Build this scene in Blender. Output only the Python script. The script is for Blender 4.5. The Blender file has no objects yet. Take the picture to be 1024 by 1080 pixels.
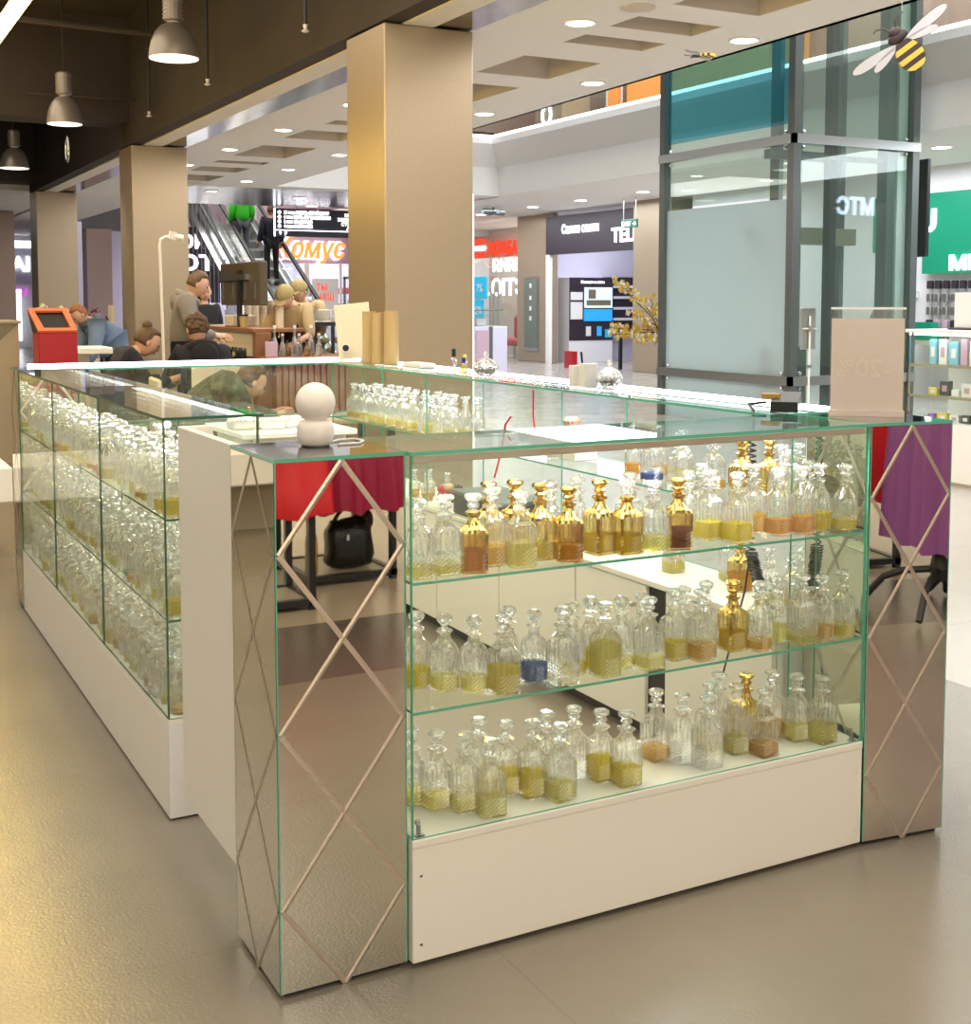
import bpy, math, random
from mathutils import Vector, Matrix, Euler
random.seed(7)
S = bpy.context.scene
COL = S.collection
PI = math.pi

# ------------------------------------------------------------------ materials
def nt(name):
    m = bpy.data.materials.new(name); m.use_nodes = True
    return m, m.node_tree.nodes, m.node_tree.links

def pm(name, col, rough=.5, metal=0, spec=.5, emit=None, es=0, noise=0, nscale=8, bump=0, bscale=60, trans=0, alpha=1, sub=0):
    m, N, L = nt(name); b = N['Principled BSDF']
    b.inputs['Base Color'].default_value = (*col, 1); b.inputs['Roughness'].default_value = rough
    b.inputs['Metallic'].default_value = metal; b.inputs['Specular IOR Level'].default_value = spec
    b.inputs['Transmission Weight'].default_value = trans; b.inputs['Alpha'].default_value = alpha
    if emit: b.inputs['Emission Color'].default_value = (*emit, 1); b.inputs['Emission Strength'].default_value = es
    if noise or bump:
        tc = N.new('ShaderNodeTexCoord')
        if noise:
            n = N.new('ShaderNodeTexNoise'); n.inputs['Scale'].default_value = nscale; n.inputs['Detail'].default_value = 5
            L.new(tc.outputs['Object'], n.inputs['Vector'])
            mx = N.new('ShaderNodeMix'); mx.data_type = 'RGBA'
            mx.inputs[6].default_value = (*[c*(1-noise) for c in col], 1); mx.inputs[7].default_value = (*[min(1, c*(1+noise)) for c in col], 1)
            L.new(n.outputs['Fac'], mx.inputs[0]); L.new(mx.outputs[2], b.inputs['Base Color'])
        if bump:
            n2 = N.new('ShaderNodeTexNoise'); n2.inputs['Scale'].default_value = bscale; n2.inputs['Detail'].default_value = 3
            L.new(tc.outputs['Object'], n2.inputs['Vector'])
            bp = N.new('ShaderNodeBump'); bp.inputs['Strength'].default_value = bump; bp.inputs['Distance'].default_value = .01
            L.new(n2.outputs['Fac'], bp.inputs['Height']); L.new(bp.outputs[0], b.inputs['Normal'])
    return m

def schlick(N, L, f0=.04, f1=.96):
    g = N.new('ShaderNodeNewGeometry'); d = N.new('ShaderNodeVectorMath'); d.operation = 'DOT_PRODUCT'
    L.new(g.outputs['Incoming'], d.inputs[0]); L.new(g.outputs['Normal'], d.inputs[1])
    a = N.new('ShaderNodeMath'); a.operation = 'ABSOLUTE'; L.new(d.outputs['Value'], a.inputs[0])
    s = N.new('ShaderNodeMath'); s.operation = 'SUBTRACT'; s.inputs[0].default_value = 1; s.use_clamp = True; L.new(a.outputs[0], s.inputs[1])
    p = N.new('ShaderNodeMath'); p.operation = 'POWER'; p.inputs[1].default_value = 5; L.new(s.outputs[0], p.inputs[0])
    q = N.new('ShaderNodeMath'); q.operation = 'MULTIPLY_ADD'; q.inputs[1].default_value = f1; q.inputs[2].default_value = f0; q.use_clamp = True
    L.new(p.outputs[0], q.inputs[0])
    return q.outputs[0]

def pane_mat(name, tint=(.95, .985, .96), f0=.035, f1=.8, rough=0.0, haze=0, hazecol=(.7, .78, .78)):
    """thin sheet glass: clear in the middle, mirror-like at grazing angles"""
    m, N, L = nt(name); N.remove(N['Principled BSDF']); out = N['Material Output']
    t = N.new('ShaderNodeBsdfTransparent'); t.inputs[0].default_value = (*tint, 1)
    g = N.new('ShaderNodeBsdfGlossy'); g.inputs['Roughness'].default_value = rough; g.inputs[0].default_value = (1, 1, 1, 1)
    base = t.outputs[0]
    if haze:
        d = N.new('ShaderNodeBsdfDiffuse'); d.inputs[0].default_value = (*hazecol, 1)
        tr = N.new('ShaderNodeBsdfTranslucent'); tr.inputs[0].default_value = (*hazecol, 1)
        a = N.new('ShaderNodeMixShader'); a.inputs[0].default_value = .5; L.new(d.outputs[0], a.inputs[1]); L.new(tr.outputs[0], a.inputs[2])
        mh = N.new('ShaderNodeMixShader'); mh.inputs[0].default_value = haze
        L.new(base, mh.inputs[1]); L.new(a.outputs[0], mh.inputs[2]); base = mh.outputs[0]
    mx = N.new('ShaderNodeMixShader'); L.new(schlick(N, L, f0, f1), mx.inputs[0])
    L.new(base, mx.inputs[1]); L.new(g.outputs[0], mx.inputs[2]); L.new(mx.outputs[0], out.inputs[0])
    return m

def crystal_mat(name, tint=(1, 1, 1), clear=.50, white=.13, rough=.02):
    """cut crystal: refraction, part of the light straight through, a little frost on the cuts"""
    m, N, L = nt(name); N.remove(N['Principled BSDF']); out = N['Material Output']
    t = N.new('ShaderNodeBsdfTransparent'); t.inputs[0].default_value = (*tint, 1)
    g = N.new('ShaderNodeBsdfGlass'); g.inputs['Color'].default_value = (*tint, 1); g.inputs['IOR'].default_value = 1.42; g.inputs['Roughness'].default_value = rough
    a = N.new('ShaderNodeMixShader'); a.inputs[0].default_value = 1-clear; L.new(t.outputs[0], a.inputs[1]); L.new(g.outputs[0], a.inputs[2])
    d = N.new('ShaderNodeBsdfTranslucent'); d.inputs[0].default_value = (*[.95*c for c in tint], 1)
    d2 = N.new('ShaderNodeBsdfDiffuse'); d2.inputs[0].default_value = (*[.95*c for c in tint], 1)
    dd = N.new('ShaderNodeMixShader'); dd.inputs[0].default_value = .5; L.new(d.outputs[0], dd.inputs[1]); L.new(d2.outputs[0], dd.inputs[2])
    b = N.new('ShaderNodeMixShader'); b.inputs[0].default_value = white; L.new(a.outputs[0], b.inputs[1]); L.new(dd.outputs[0], b.inputs[2])
    gl = N.new('ShaderNodeBsdfGlossy'); gl.inputs['Roughness'].default_value = .03; gl.inputs[0].default_value = (1, 1, 1, 1)
    c = N.new('ShaderNodeMixShader'); L.new(schlick(N, L, .05, .7), c.inputs[0]); L.new(b.outputs[0], c.inputs[1]); L.new(gl.outputs[0], c.inputs[2])
    L.new(c.outputs[0], out.inputs[0])
    return m

def liquid_mat(name, col, dens=.6):
    m, N, L = nt(name); N.remove(N['Principled BSDF']); out = N['Material Output']
    t = N.new('ShaderNodeBsdfTransparent'); t.inputs[0].default_value = (*col, 1)
    d = N.new('ShaderNodeBsdfTranslucent'); d.inputs[0].default_value = (*col, 1)
    d2 = N.new('ShaderNodeBsdfDiffuse'); d2.inputs[0].default_value = (*col, 1)
    a = N.new('ShaderNodeMixShader'); a.inputs[0].default_value = .5; L.new(d.outputs[0], a.inputs[1]); L.new(d2.outputs[0], a.inputs[2])
    b = N.new('ShaderNodeMixShader'); b.inputs[0].default_value = dens; L.new(t.outputs[0], b.inputs[1]); L.new(a.outputs[0], b.inputs[2])
    L.new(b.outputs[0], out.inputs[0])
    return m

def em(name, col, s):
    m, N, L = nt(name); N.remove(N['Principled BSDF'])
    e = N.new('ShaderNodeEmission'); e.inputs[0].default_value = (*col, 1); e.inputs[1].default_value = s
    L.new(e.outputs[0], N['Material Output'].inputs[0]); return m

def tile_floor():
    m, N, L = nt('stone_floor'); b = N['Principled BSDF']
    g = N.new('ShaderNodeNewGeometry'); sp = N.new('ShaderNodeSeparateXYZ'); L.new(g.outputs['Position'], sp.inputs[0])
    n = N.new('ShaderNodeTexNoise'); n.inputs['Scale'].default_value = 1.6; n.inputs['Detail'].default_value = 8; n.inputs['Roughness'].default_value = .62
    L.new(g.outputs['Position'], n.inputs['Vector'])
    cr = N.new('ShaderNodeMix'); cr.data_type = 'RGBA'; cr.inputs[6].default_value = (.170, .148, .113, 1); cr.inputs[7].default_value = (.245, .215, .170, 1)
    L.new(n.outputs['Fac'], cr.inputs[0])
    # lighter stone of the mall passage (right of the kiosk and under the atrium)
    def M(op, a, bb=None, c=None, clamp=False):
        x = N.new('ShaderNodeMath'); x.operation = op; x.use_clamp = clamp
        for i, v in enumerate((a, bb, c)):
            if v is None: continue
            if isinstance(v, (int, float)): x.inputs[i].default_value = v
            else: L.new(v, x.inputs[i])
        return x.outputs[0]
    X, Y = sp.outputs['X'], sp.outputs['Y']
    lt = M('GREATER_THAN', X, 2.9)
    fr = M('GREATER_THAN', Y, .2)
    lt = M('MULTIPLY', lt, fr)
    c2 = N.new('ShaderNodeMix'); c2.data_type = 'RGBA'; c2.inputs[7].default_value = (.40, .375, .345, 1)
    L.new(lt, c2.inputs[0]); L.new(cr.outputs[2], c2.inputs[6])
    # brown tile band across the passage behind the photographer, pale tiles past it
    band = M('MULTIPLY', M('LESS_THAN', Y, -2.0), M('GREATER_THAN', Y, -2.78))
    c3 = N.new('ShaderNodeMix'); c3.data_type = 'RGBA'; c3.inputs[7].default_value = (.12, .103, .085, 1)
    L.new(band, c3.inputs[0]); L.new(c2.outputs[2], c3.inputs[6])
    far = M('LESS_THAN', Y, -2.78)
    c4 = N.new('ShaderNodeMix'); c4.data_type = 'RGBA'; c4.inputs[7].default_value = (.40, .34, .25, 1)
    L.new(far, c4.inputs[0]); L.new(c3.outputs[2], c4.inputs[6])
    # joints
    def joint(co, per, off=0, w=.004):
        t = M('FRACT', M('DIVIDE', M('ADD', co, 100+off), per))
        return M('LESS_THAN', t, w/per)
    j = M('MAXIMUM', joint(X, 1.2, .32), joint(Y, 1.2, .55))
    c5 = N.new('ShaderNodeMix'); c5.data_type = 'RGBA'; c5.inputs[7].default_value = (.16, .13, .10, 1)
    L.new(M('MULTIPLY', j, .45), c5.inputs[0]); L.new(c4.outputs[2], c5.inputs[6])
    L.new(c5.outputs[2], b.inputs['Base Color'])
    rn = N.new('ShaderNodeTexNoise'); rn.inputs['Scale'].default_value = 3; rn.inputs['Detail'].default_value = 4; L.new(g.outputs['Position'], rn.inputs['Vector'])
    L.new(M('MULTIPLY_ADD', rn.outputs['Fac'], .12, .13), b.inputs['Roughness'])
    b.inputs['Specular IOR Level'].default_value = .75
    bn = N.new('ShaderNodeTexNoise'); bn.inputs['Scale'].default_value = 130; bn.inputs['Detail'].default_value = 3; L.new(g.outputs['Position'], bn.inputs['Vector'])
    bp = N.new('ShaderNodeBump'); bp.inputs['Strength'].default_value = .22; bp.inputs['Distance'].default_value = .004
    L.new(bn.outputs['Fac'], bp.inputs['Height']); L.new(bp.outputs[0], b.inputs['Normal'])
    return m

def squares(name, ca, cb, sc=6, rough=.5):
    m, N, L = nt(name); b = N['Principled BSDF']
    tc = N.new('ShaderNodeTexCoord'); v = N.new('ShaderNodeTexVoronoi'); v.inputs['Scale'].default_value = sc; v.distance = 'CHEBYCHEV'
    L.new(tc.outputs['Object'], v.inputs['Vector']); cr = N.new('ShaderNodeMix'); cr.data_type = 'RGBA'
    cr.inputs[6].default_value = (*ca, 1); cr.inputs[7].default_value = (*cb, 1)
    sp = N.new('ShaderNodeSeparateColor'); L.new(v.outputs['Color'], sp.inputs[0]); L.new(sp.outputs[0], cr.inputs[0])
    L.new(cr.outputs[2], b.inputs['Base Color']); b.inputs['Roughness'].default_value = rough
    return m

def wood(name, c1, c2, sc=3, rough=.45):
    m, N, L = nt(name); b = N['Principled BSDF']; tc = N.new('ShaderNodeTexCoord')
    mp = N.new('ShaderNodeMapping'); mp.inputs['Scale'].default_value = (1, 1, .12); L.new(tc.outputs['Object'], mp.inputs[0])
    n = N.new('ShaderNodeTexNoise'); n.inputs['Scale'].default_value = sc*6; n.inputs['Detail'].default_value = 6; L.new(mp.outputs[0], n.inputs['Vector'])
    cr = N.new('ShaderNodeMix'); cr.data_type = 'RGBA'; cr.inputs[6].default_value = (*c1, 1); cr.inputs[7].default_value = (*c2, 1)
    L.new(n.outputs['Fac'], cr.inputs[0]); L.new(cr.outputs[2], b.inputs['Base Color']); b.inputs['Roughness'].default_value = rough
    return m

def paper_mat(name, col):
    m, N, L = nt(name); N.remove(N['Principled BSDF'])
    d = N.new('ShaderNodeBsdfDiffuse'); d.inputs[0].default_value = (*col, 1); t = N.new('ShaderNodeBsdfTranslucent'); t.inputs[0].default_value = (*col, 1)
    a = N.new('ShaderNodeMixShader'); a.inputs[0].default_value = .45; L.new(d.outputs[0], a.inputs[1]); L.new(t.outputs[0], a.inputs[2]); L.new(a.outputs[0], N['Material Output'].inputs[0]); return m
M = dict(
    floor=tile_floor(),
    white=pm('white_laminate', (.78, .755, .69), .38, noise=.02, nscale=3),
    whitepaint=pm('white_paint', (.82, .81, .79), .7),
    ceil=pm('ceiling_paint', (.83, .80, .76), .8),
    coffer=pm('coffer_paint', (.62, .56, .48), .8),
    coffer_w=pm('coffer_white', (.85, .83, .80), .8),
    lip=pm('beam_lip_paint', (.80, .74, .64), .6),
    dark=pm('dark_ceiling', (.045, .034, .028), .85, noise=.25, nscale=2, bump=.3, bscale=12),
    grille=pm('bronze_mirror_panel', (.30, .25, .20), .12, metal=1, noise=.2, nscale=5, bump=.06, bscale=5),
    column=pm('champagne_cladding', (.40, .32, .225), .34, metal=.35, noise=.05, nscale=40),
    column_pink=pm('taupe_cladding', (.33, .24, .20), .4, metal=.2),
    pane=pane_mat('case_glass', (.965, .99, .972), .03, .28),
    topglass=pane_mat('top_glass', (.93, .98, .955), .05, .9),
    edge=pm('glass_cut_edge', (.10, .42, .30), .12, spec=.6, emit=None),
    edged=pm('dark_glass_edge', (.02, .10, .06), .15),
    mirror=pm('mirror', (.76, .73, .64), .015, metal=1),
    groove=pm('bevel_groove', (.62, .54, .46), .32, metal=.85),
    led=em('led_strip', (.93, .97, 1), 9),
    gold=pm('gold_plating', (.74, .53, .19), .17, metal=1),
    chrome=pm('chrome', (.75, .75, .76), .12, metal=1),
    steel=pm('brushed_steel', (.45, .47, .47), .32, metal=1),
    steeld=pm('grey_steel', (.16, .18, .18), .4, metal=.7),
    black=pm('black_plastic', (.012, .012, .014), .4),
    blackcloth=pm('black_cloth', (.012, .012, .016), .9, noise=.3, nscale=30),
    leather=pm('black_leather', (.008, .008, .009), .28, bump=.7, bscale=35),
    red=pm('red_paint', (.42, .008, .02), .4),
    orange=pm('orange_rim', (.75, .16, .07), .45),
    redcloth=pm('red_tablecloth', (.60, .004, .012), .55),
    magcloth=pm('magenta_tablecloth', (.33, .006, .055), .5),
    purplecloth=pm('purple_tablecloth', (.27, .085, .32), .7),
    beige=pm('beige_profile', (.55, .45, .38), .5),
    cream=pm('cream_board', (.78, .69, .55), .4, noise=.08, nscale=4),
    cup=pm('tan_paper', (.50, .36, .17), .5),
    porcelain=pm('white_porcelain', (.82, .76, .72), .25),
    crystal=crystal_mat('cut_crystal', clear=.56, white=.05),
    crystal_cut=crystal_mat('cut_crystal_facet', clear=.45, white=.16, rough=.05),
    crystal_amber=crystal_mat('amber_crystal', (.97, .86, .52), .55, .06),
    crystal_brown=crystal_mat('brown_crystal', (.90, .70, .36), .52, .08),
    stopper=crystal_mat('stopper_crystal', (1, 1, 1), .38, .16),
    shop=em('bright_shop_light', (.93, .95, 1), 2.2),
    shopwall=pm('white_shop_wall', (.80, .80, .84), .7),
    lilac=pm('lilac_wall', (.55, .38, .48), .6),
    violetwall=pm('pale_violet_wall', (.66, .64, .80), .6),
    darkwin=pm('dark_glass_front', (.02, .022, .026), .1),
    navy=pm('dark_shop_band', (.028, .018, .030), .45),
    green=pm('green_sign_panel', (.004, .23, .13), .35, emit=(.0, .30, .17), es=.25),
    white_em=em('white_sign_light', (.95, .96, 1), 4.5),
    orange_em=em('orange_sign_light', (1, .28, .05), 1.9),
    red_em=em('red_sign_light', (1, .07, .03), 1.3),
    pink_em=em('pale_sign_outline', (1, .82, .86), 2.2),
    bluewhite_em=em('blue_white_sign_light', (.62, .72, 1), 9),
    teal=pane_mat('teal_film_glass', (.42, .76, .82), .05, .8, haze=.18, hazecol=(.10, .48, .58)),
    liftglass=pane_mat('lift_glass', (.83, .92, .88), .07, .9, haze=.05, hazecol=(.6, .74, .68)),
    frost=pane_mat('frosted_glass', (.68, .80, .82), .04, .5, rough=.1, haze=.86, hazecol=(.70, .82, .86)),
    railglass=pane_mat('balcony_glass', (.93, .96, .95), .05, .9),
    skin=pm('skin', (.62, .37, .26), .55),
    eye=pm('eye', (.03, .02, .02), .2), lips=pm('lips', (.42, .13, .12), .5),
    hair_d=pm('dark_hair', (.03, .018, .012), .6, bump=.5, bscale=60), hair_b=pm('brown_hair', (.11, .06, .03), .6, bump=.6, bscale=50), hair_r=pm('reddish_hair', (.32, .13, .05), .6, bump=.5, bscale=60),
    grey_cloth=pm('grey_hoodie', (.21, .19, .17), .9), tan_cloth=pm('khaki_shirt', (.47, .36, .20), .85), apron=pm('dark_apron', (.035, .03, .03), .85),
    cap=pm('khaki_cap', (.34, .27, .12), .85), camo=squares('camouflage_cloth', (.035, .045, .025), (.13, .13, .08), 22, .9),
    greenjacket=pm('bright_green_jacket', (.03, .50, .01), .6, bump=.5, bscale=14), greytrouser=pm('grey_trousers', (.10, .105, .13), .9),
    navycloth=pm('navy_cloth', (.015, .015, .028), .9), bluejacket=pm('denim_blue_jacket', (.16, .23, .38), .85, noise=.15, nscale=12), bluejd=pm('grey_blue_hood', (.12, .14, .20), .85),
    greyjacket=pm('grey_jacket', (.14, .14, .15), .85, noise=.2, nscale=12), shoe=pm('dark_shoes', (.03, .025, .025), .6),
    tilewhite=pm('cream_tile', (.70, .62, .46), .25, noise=.04, nscale=20), woodtop=wood('brown_wood', (.17, .07, .03), (.33, .15, .07)),
    slats=wood('red_brown_slats', (.24, .10, .055), (.38, .18, .10)),
    leaf=pm('green_leaf', (.04, .13, .02), .5), leafd=pm('dark_leaf', (.015, .04, .012), .5), petal_w=pm('white_petal', (.80, .76, .68), .6), petal_y=pm('yellow_petal', (.62, .42, .06), .6), petal_p=pm('pink_petal', (.62, .26, .26), .6), petal_o=pm('peach_petal', (.75, .42, .22), .6), petal_dark=pm('dark_red_petal', (.10, .012, .02), .6), twig=pm('brown_twig', (.10, .05, .02), .8),
    lampshade=pm('grey_lampshade', (.34, .30, .27), .35, metal=.5), lampinner=pm('lamp_reflector', (.8, .78, .75), .35, emit=(1, .93, .85), es=1.2), bulb=em('lamp_light', (1, .9, .78), 18),
    dl=em('downlight', (1, .96, .9), 16), yellowtube=em('warm_tube_light', (1, .66, .13), 40),
    paper=pm('white_paper', (.80, .80, .80), .6), paper_p=paper_mat('pinkish_board', (.85, .77, .71)), paper_pl=paper_mat('pale_print', (.95, .87, .81)), acrylic=pane_mat('acrylic', (.95, .95, .95), .06, .8),
    yellow=pm('yellow_stripe', (.75, .48, .06), .5), brown=pm('dark_brown_body', (.028, .012, .012), .45), wing=pm('pale_wing', (.52, .52, .56), .5),
    cyan=pm('cyan_poster', (.01, .42, .65), .5, emit=(.0, .4, .7), es=.25), screen=pm('lit_screen', (.5, .6, .6), .3, emit=(.55, .68, .72), es=.9), screenb=pm('blue_screen', (.02, .25, .6), .3, emit=(.02, .28, .7), es=.9),
    redchair=pm('red_seat', (.55, .05, .05), .5), cable=pm('white_cable', (.75, .72, .68), .4), redribbon=pm('red_ribbon', (.50, .01, .02), .5),
    desk=pm('olive_beige_desk', (.37, .32, .23), .35), deskd=pm('dark_desk_stripe', (.20, .165, .11), .4), bluebox=pm('blue_pack', (.25, .55, .70), .5), goldpack=pm('gold_pack', (.45, .33, .15), .4), violetpack=pm('violet_pack', (.30, .10, .42), .5), yellowpack=pm('yellow_pack', (.70, .60, .15), .5),
    board=pm('directory_board', (.022, .018, .028), .4), metalsoffit=pm('grey_violet_soffit', (.34, .29, .32), .22, metal=.8), orangeceil=pm('orange_panel', (.72, .26, .05), .5, emit=(1, .4, .08), es=.35), brownpanel=pm('brown_panel', (.20, .10, .05), .5),
    signgreen=pm('exit_sign_green', (.01, .13, .07), .4), marble=pm('marble_laminate', (.74, .73, .74), .35, noise=.12, nscale=7),
)
LIQ = {k: liquid_mat(k+'_perfume', c, d) for k, (c, d) in dict(yellow=((1, .86, .02), .6), pale=((.98, .92, .42), .34), amber=((.97, .70, .10), .5), orange=((.97, .62, .08), .55), blue=((.0, .20, .62), .8), green=((.02, .35, .18), .7), red=((.60, .03, .05), .75), brown=((.50, .16, .04), .7), navy=((.01, .02, .12), .9), pink=((.93, .66, .42), .45)).items()}

# ------------------------------------------------------------------ mesh builder
class MB:
    def __init__(s): s.v, s.f, s.m = [], [], []
    def add(s, vs, fs, mi=0):
        b = len(s.v); s.v += [tuple(p) for p in vs]; s.f += [tuple(b+i for i in q) for q in fs]
        s.m += [mi]*len(fs) if isinstance(mi, int) else list(mi); return s
    def box(s, x0, y0, z0, x1, y1, z1, mi=0):
        vs = [(x, y, z) for z in (z0, z1) for y in (y0, y1) for x in (x0, x1)]
        return s.add(vs, [(0, 2, 3, 1), (4, 5, 7, 6), (0, 1, 5, 4), (2, 6, 7, 3), (0, 4, 6, 2), (1, 3, 7, 5)], mi)
    def bbox(s, x0, y0, z0, x1, y1, z1, b=.004, mi=0):
        """box with bevelled edges"""
        b = min(b, (x1-x0)/2.01, (y1-y0)/2.01, (z1-z0)/2.01)
        def ring(z, o): return [(x0+b, y0+o, z), (x1-b, y0+o, z), (x1-o, y0+b, z), (x1-o, y1-b, z), (x1-b, y1-o, z), (x0+b, y1-o, z), (x0+o, y1-b, z), (x0+o, y0+b, z)]
        rs = [ring(z0, b), ring(z0+b, 0), ring(z1-b, 0), ring(z1, b)]
        vs = sum(rs, []); fs = [tuple(range(7, -1, -1)), tuple(range(24, 32))]
        for k in range(3):
            for i in range(8): j = (i+1) % 8; fs.append((8*k+i, 8*k+j, 8*k+8+j, 8*k+8+i))
        return s.add(vs, fs, mi)
    def obox(s, c, sz, mat, mi=0):
        hx, hy, hz = [q/2 for q in sz]; b = len(s.v)
        t = MB().box(-hx, -hy, -hz, hx, hy, hz); c = Vector(c)
        return s.add([c+mat @ Vector(p) for p in t.v], t.f, mi)
    def bar(s, a, b, w, h, mi=0, up=(0, 0, 1)):
        a, b = Vector(a), Vector(b); d = (b-a); l = d.length; d.normalize(); u = Vector(up)
        if abs(d.dot(u)) > .98: u = Vector((0, 1, 0))
        sx = d.cross(u).normalized(); u = sx.cross(d)
        return s.obox((a+b)/2, (w, l, h), Matrix((sx, d, u)).transposed(), mi)
    def prism(s, poly, z0, z1, mi=0):
        n = len(poly); vs = [(x, y, z0) for x, y in poly]+[(x, y, z1) for x, y in poly]
        return s.add(vs, [tuple(range(n-1, -1, -1)), tuple(range(n, 2*n))]+[(i, (i+1) % n, n+(i+1) % n, n+i) for i in range(n)], mi)
    def extr(s, poly, o, ax, ay, dv, mi=0):
        """poly in the plane (ax, ay) at o, extruded by vector dv"""
        o, ax, ay, dv = map(Vector, (o, ax, ay, dv)); n = len(poly)
        a = [o+ax*p[0]+ay*p[1] for p in poly]; vs = a+[p+dv for p in a]
        return s.add(vs, [tuple(range(n-1, -1, -1)), tuple(range(n, 2*n))]+[(i, (i+1) % n, n+(i+1) % n, n+i) for i in range(n)], mi)
    def lathe(s, prof, n=16, c=(0, 0, 0), mi=0, rf=None, cap=True):
        vs, fs = [], []; k = len(prof)
        for j, (r, z) in enumerate(prof):
            for i in range(n):
                t = 2*PI*(i+.5)/n; q = r*(rf(t, j, i) if rf else 1)
                vs.append((c[0]+q*math.cos(t), c[1]+q*math.sin(t), c[2]+z))
        for j in range(k-1):
            for i in range(n): i2 = (i+1) % n; fs.append((j*n+i, j*n+i2, j*n+n+i2, j*n+n+i))
        if cap: fs += [tuple(range(n-1, -1, -1)), tuple(range((k-1)*n, k*n))]
        return s.add(vs, fs, mi)
    def tube(s, pts, r, n=8, mi=0, cap=True):
        pts = [Vector(p) for p in pts]; rr = r if isinstance(r, (list, tuple)) else [r]*len(pts)
        vs, fs = [], []; pu = None
        for k, p in enumerate(pts):
            d = (pts[min(k+1, len(pts)-1)]-pts[max(k-1, 0)]).normalized()
            u = pu if pu else (Vector((0, 0, 1)) if abs(d.z) < .9 else Vector((1, 0, 0)))
            x = d.cross(u).normalized(); u = x.cross(d).normalized(); pu = u
            for i in range(n): t = 2*PI*i/n; vs.append(p+(x*math.cos(t)+u*math.sin(t))*rr[k])
        for k in range(len(pts)-1):
            for i in range(n): j = (i+1) % n; fs.append((k*n+i, k*n+j, k*n+n+j, k*n+n+i))
        if cap: fs += [tuple(range(n-1, -1, -1)), tuple(range((len(pts)-1)*n, len(pts)*n))]
        return s.add(vs, fs, mi)
    def ball(s, c, r, nu=14, nv=9, mi=0, mat=None, fn=None):
        r = r if isinstance(r, (list, tuple)) else (r, r, r); vs, fs = [], []; c = Vector(c)
        for j in range(nv+1):
            ph = PI*j/nv
            for i in range(nu):
                t = 2*PI*i/nu; p = Vector((math.sin(ph)*math.cos(t), math.sin(ph)*math.sin(t), -math.cos(ph)))
                if fn: p = fn(p)
                p = Vector((p.x*r[0], p.y*r[1], p.z*r[2])); vs.append(c+(mat @ p if mat else p))
        for j in range(nv):
            for i in range(nu): k = (i+1) % nu; fs.append((j*nu+i, j*nu+k, j*nu+nu+k, j*nu+nu+i))
        return s.add(vs, fs, mi)
    def mesh(s, name, mats, smooth=False, off=None):
        me = bpy.data.meshes.new(name)
        vs = [(p[0]-off[0], p[1]-off[1], p[2]-off[2]) for p in s.v] if off else s.v
        me.from_pydata(vs, [], s.f)
        for q in (mats if isinstance(mats, (list, tuple)) else [mats]): me.materials.append(q)
        me.polygons.foreach_set('material_index', s.m)
        if smooth: me.polygons.foreach_set('use_smooth', [True]*len(s.f))
        me.validate(); me.update(); return me
    def build(s, name, mats, parent=None, smooth=False, local=False):
        off = None
        if parent is not None and not local:
            q = parent; off = Vector((0, 0, 0))
            while q: off += q.location; q = q.parent
        return link(name, s.mesh(name, mats, smooth, off), parent)

def link(name, me, parent=None):
    o = bpy.data.objects.new(name, me); COL.objects.link(o); o.parent = parent; return o
def tag(o, label, cat, group=None):
    o['label'] = label; o['category'] = cat
    if group: o['group'] = group
    return o
def thing(name, label, cat, loc=(0, 0, 0), rotz=0, group=None):
    o = bpy.data.objects.new(name, None); COL.objects.link(o); o.location = loc; o.rotation_euler = (0, 0, rotz); o.empty_display_size = .05
    return tag(o, label, cat, group)
def one(name, mb, mats, label, cat, loc=None, group=None, smooth=False, local=False):
    """a thing that is a single mesh; its origin at loc"""
    me = mb.mesh(name, mats, smooth, None if local else loc); o = link(name, me)
    if loc: o.location = loc
    return tag(o, label, cat, group)
def struct(name, mb, mats):
    o = mb.build(name, mats); o['kind'] = 'structure'; return o
def B(*a, mi=0): return MB().box(*a, mi=mi)

FR = {'-Y': ((1, 0, 0), (0, 0, 1), (0, -1, 0)), '-X': ((0, -1, 0), (0, 0, 1), (-1, 0, 0)), '+Y': ((-1, 0, 0), (0, 0, 1), (0, 1, 0)), '+X': ((0, 1, 0), (0, 0, 1), (1, 0, 0)), '-Xm': ((0, 1, 0), (0, 0, 1), (-1, 0, 0)), '-Ym': ((-1, 0, 0), (0, 0, 1), (0, -1, 0))}
def text(body, size, loc, face, m, parent, name='lettering', ext=.004, align='LEFT', bold=0, width=None, sx=1, shear=0):
    cu = bpy.data.curves.new('t', 'FONT'); cu.body = body; cu.size = size; cu.extrude = ext; cu.align_x = align; cu.bevel_depth = bold; cu.bevel_resolution = 0; cu.resolution_u = 3; cu.shear = shear
    to = bpy.data.objects.new('t', cu); COL.objects.link(to)
    bpy.context.view_layer.update()
    dg = bpy.context.evaluated_depsgraph_get(); me = bpy.data.meshes.new_from_object(to.evaluated_get(dg))
    bpy.data.objects.remove(to); bpy.data.curves.remove(cu)
    if width:
        xs = [v.co.x for v in me.vertices]; sx = width/max(1e-6, max(xs)-min(xs))
    ax, ay, az = [Vector(q) for q in FR[face]] if isinstance(face, str) else [Vector(q) for q in face]
    off = Vector((0, 0, 0)); q = parent
    while q: off += q.location; q = q.parent
    for v in me.vertices: c = v.co.copy(); v.co = Vector(loc)-off+ax*c.x*sx+ay*c.y+az*c.z
    me.materials.clear(); me.materials.append(m); me.name = name; me.update()
    return link(name, me, parent)
# ================================================================== THE SETTING
CZ = 3.36
struct('floor', B(-14, -10, -.1, 24, 46, 0), M['floor'])
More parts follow.
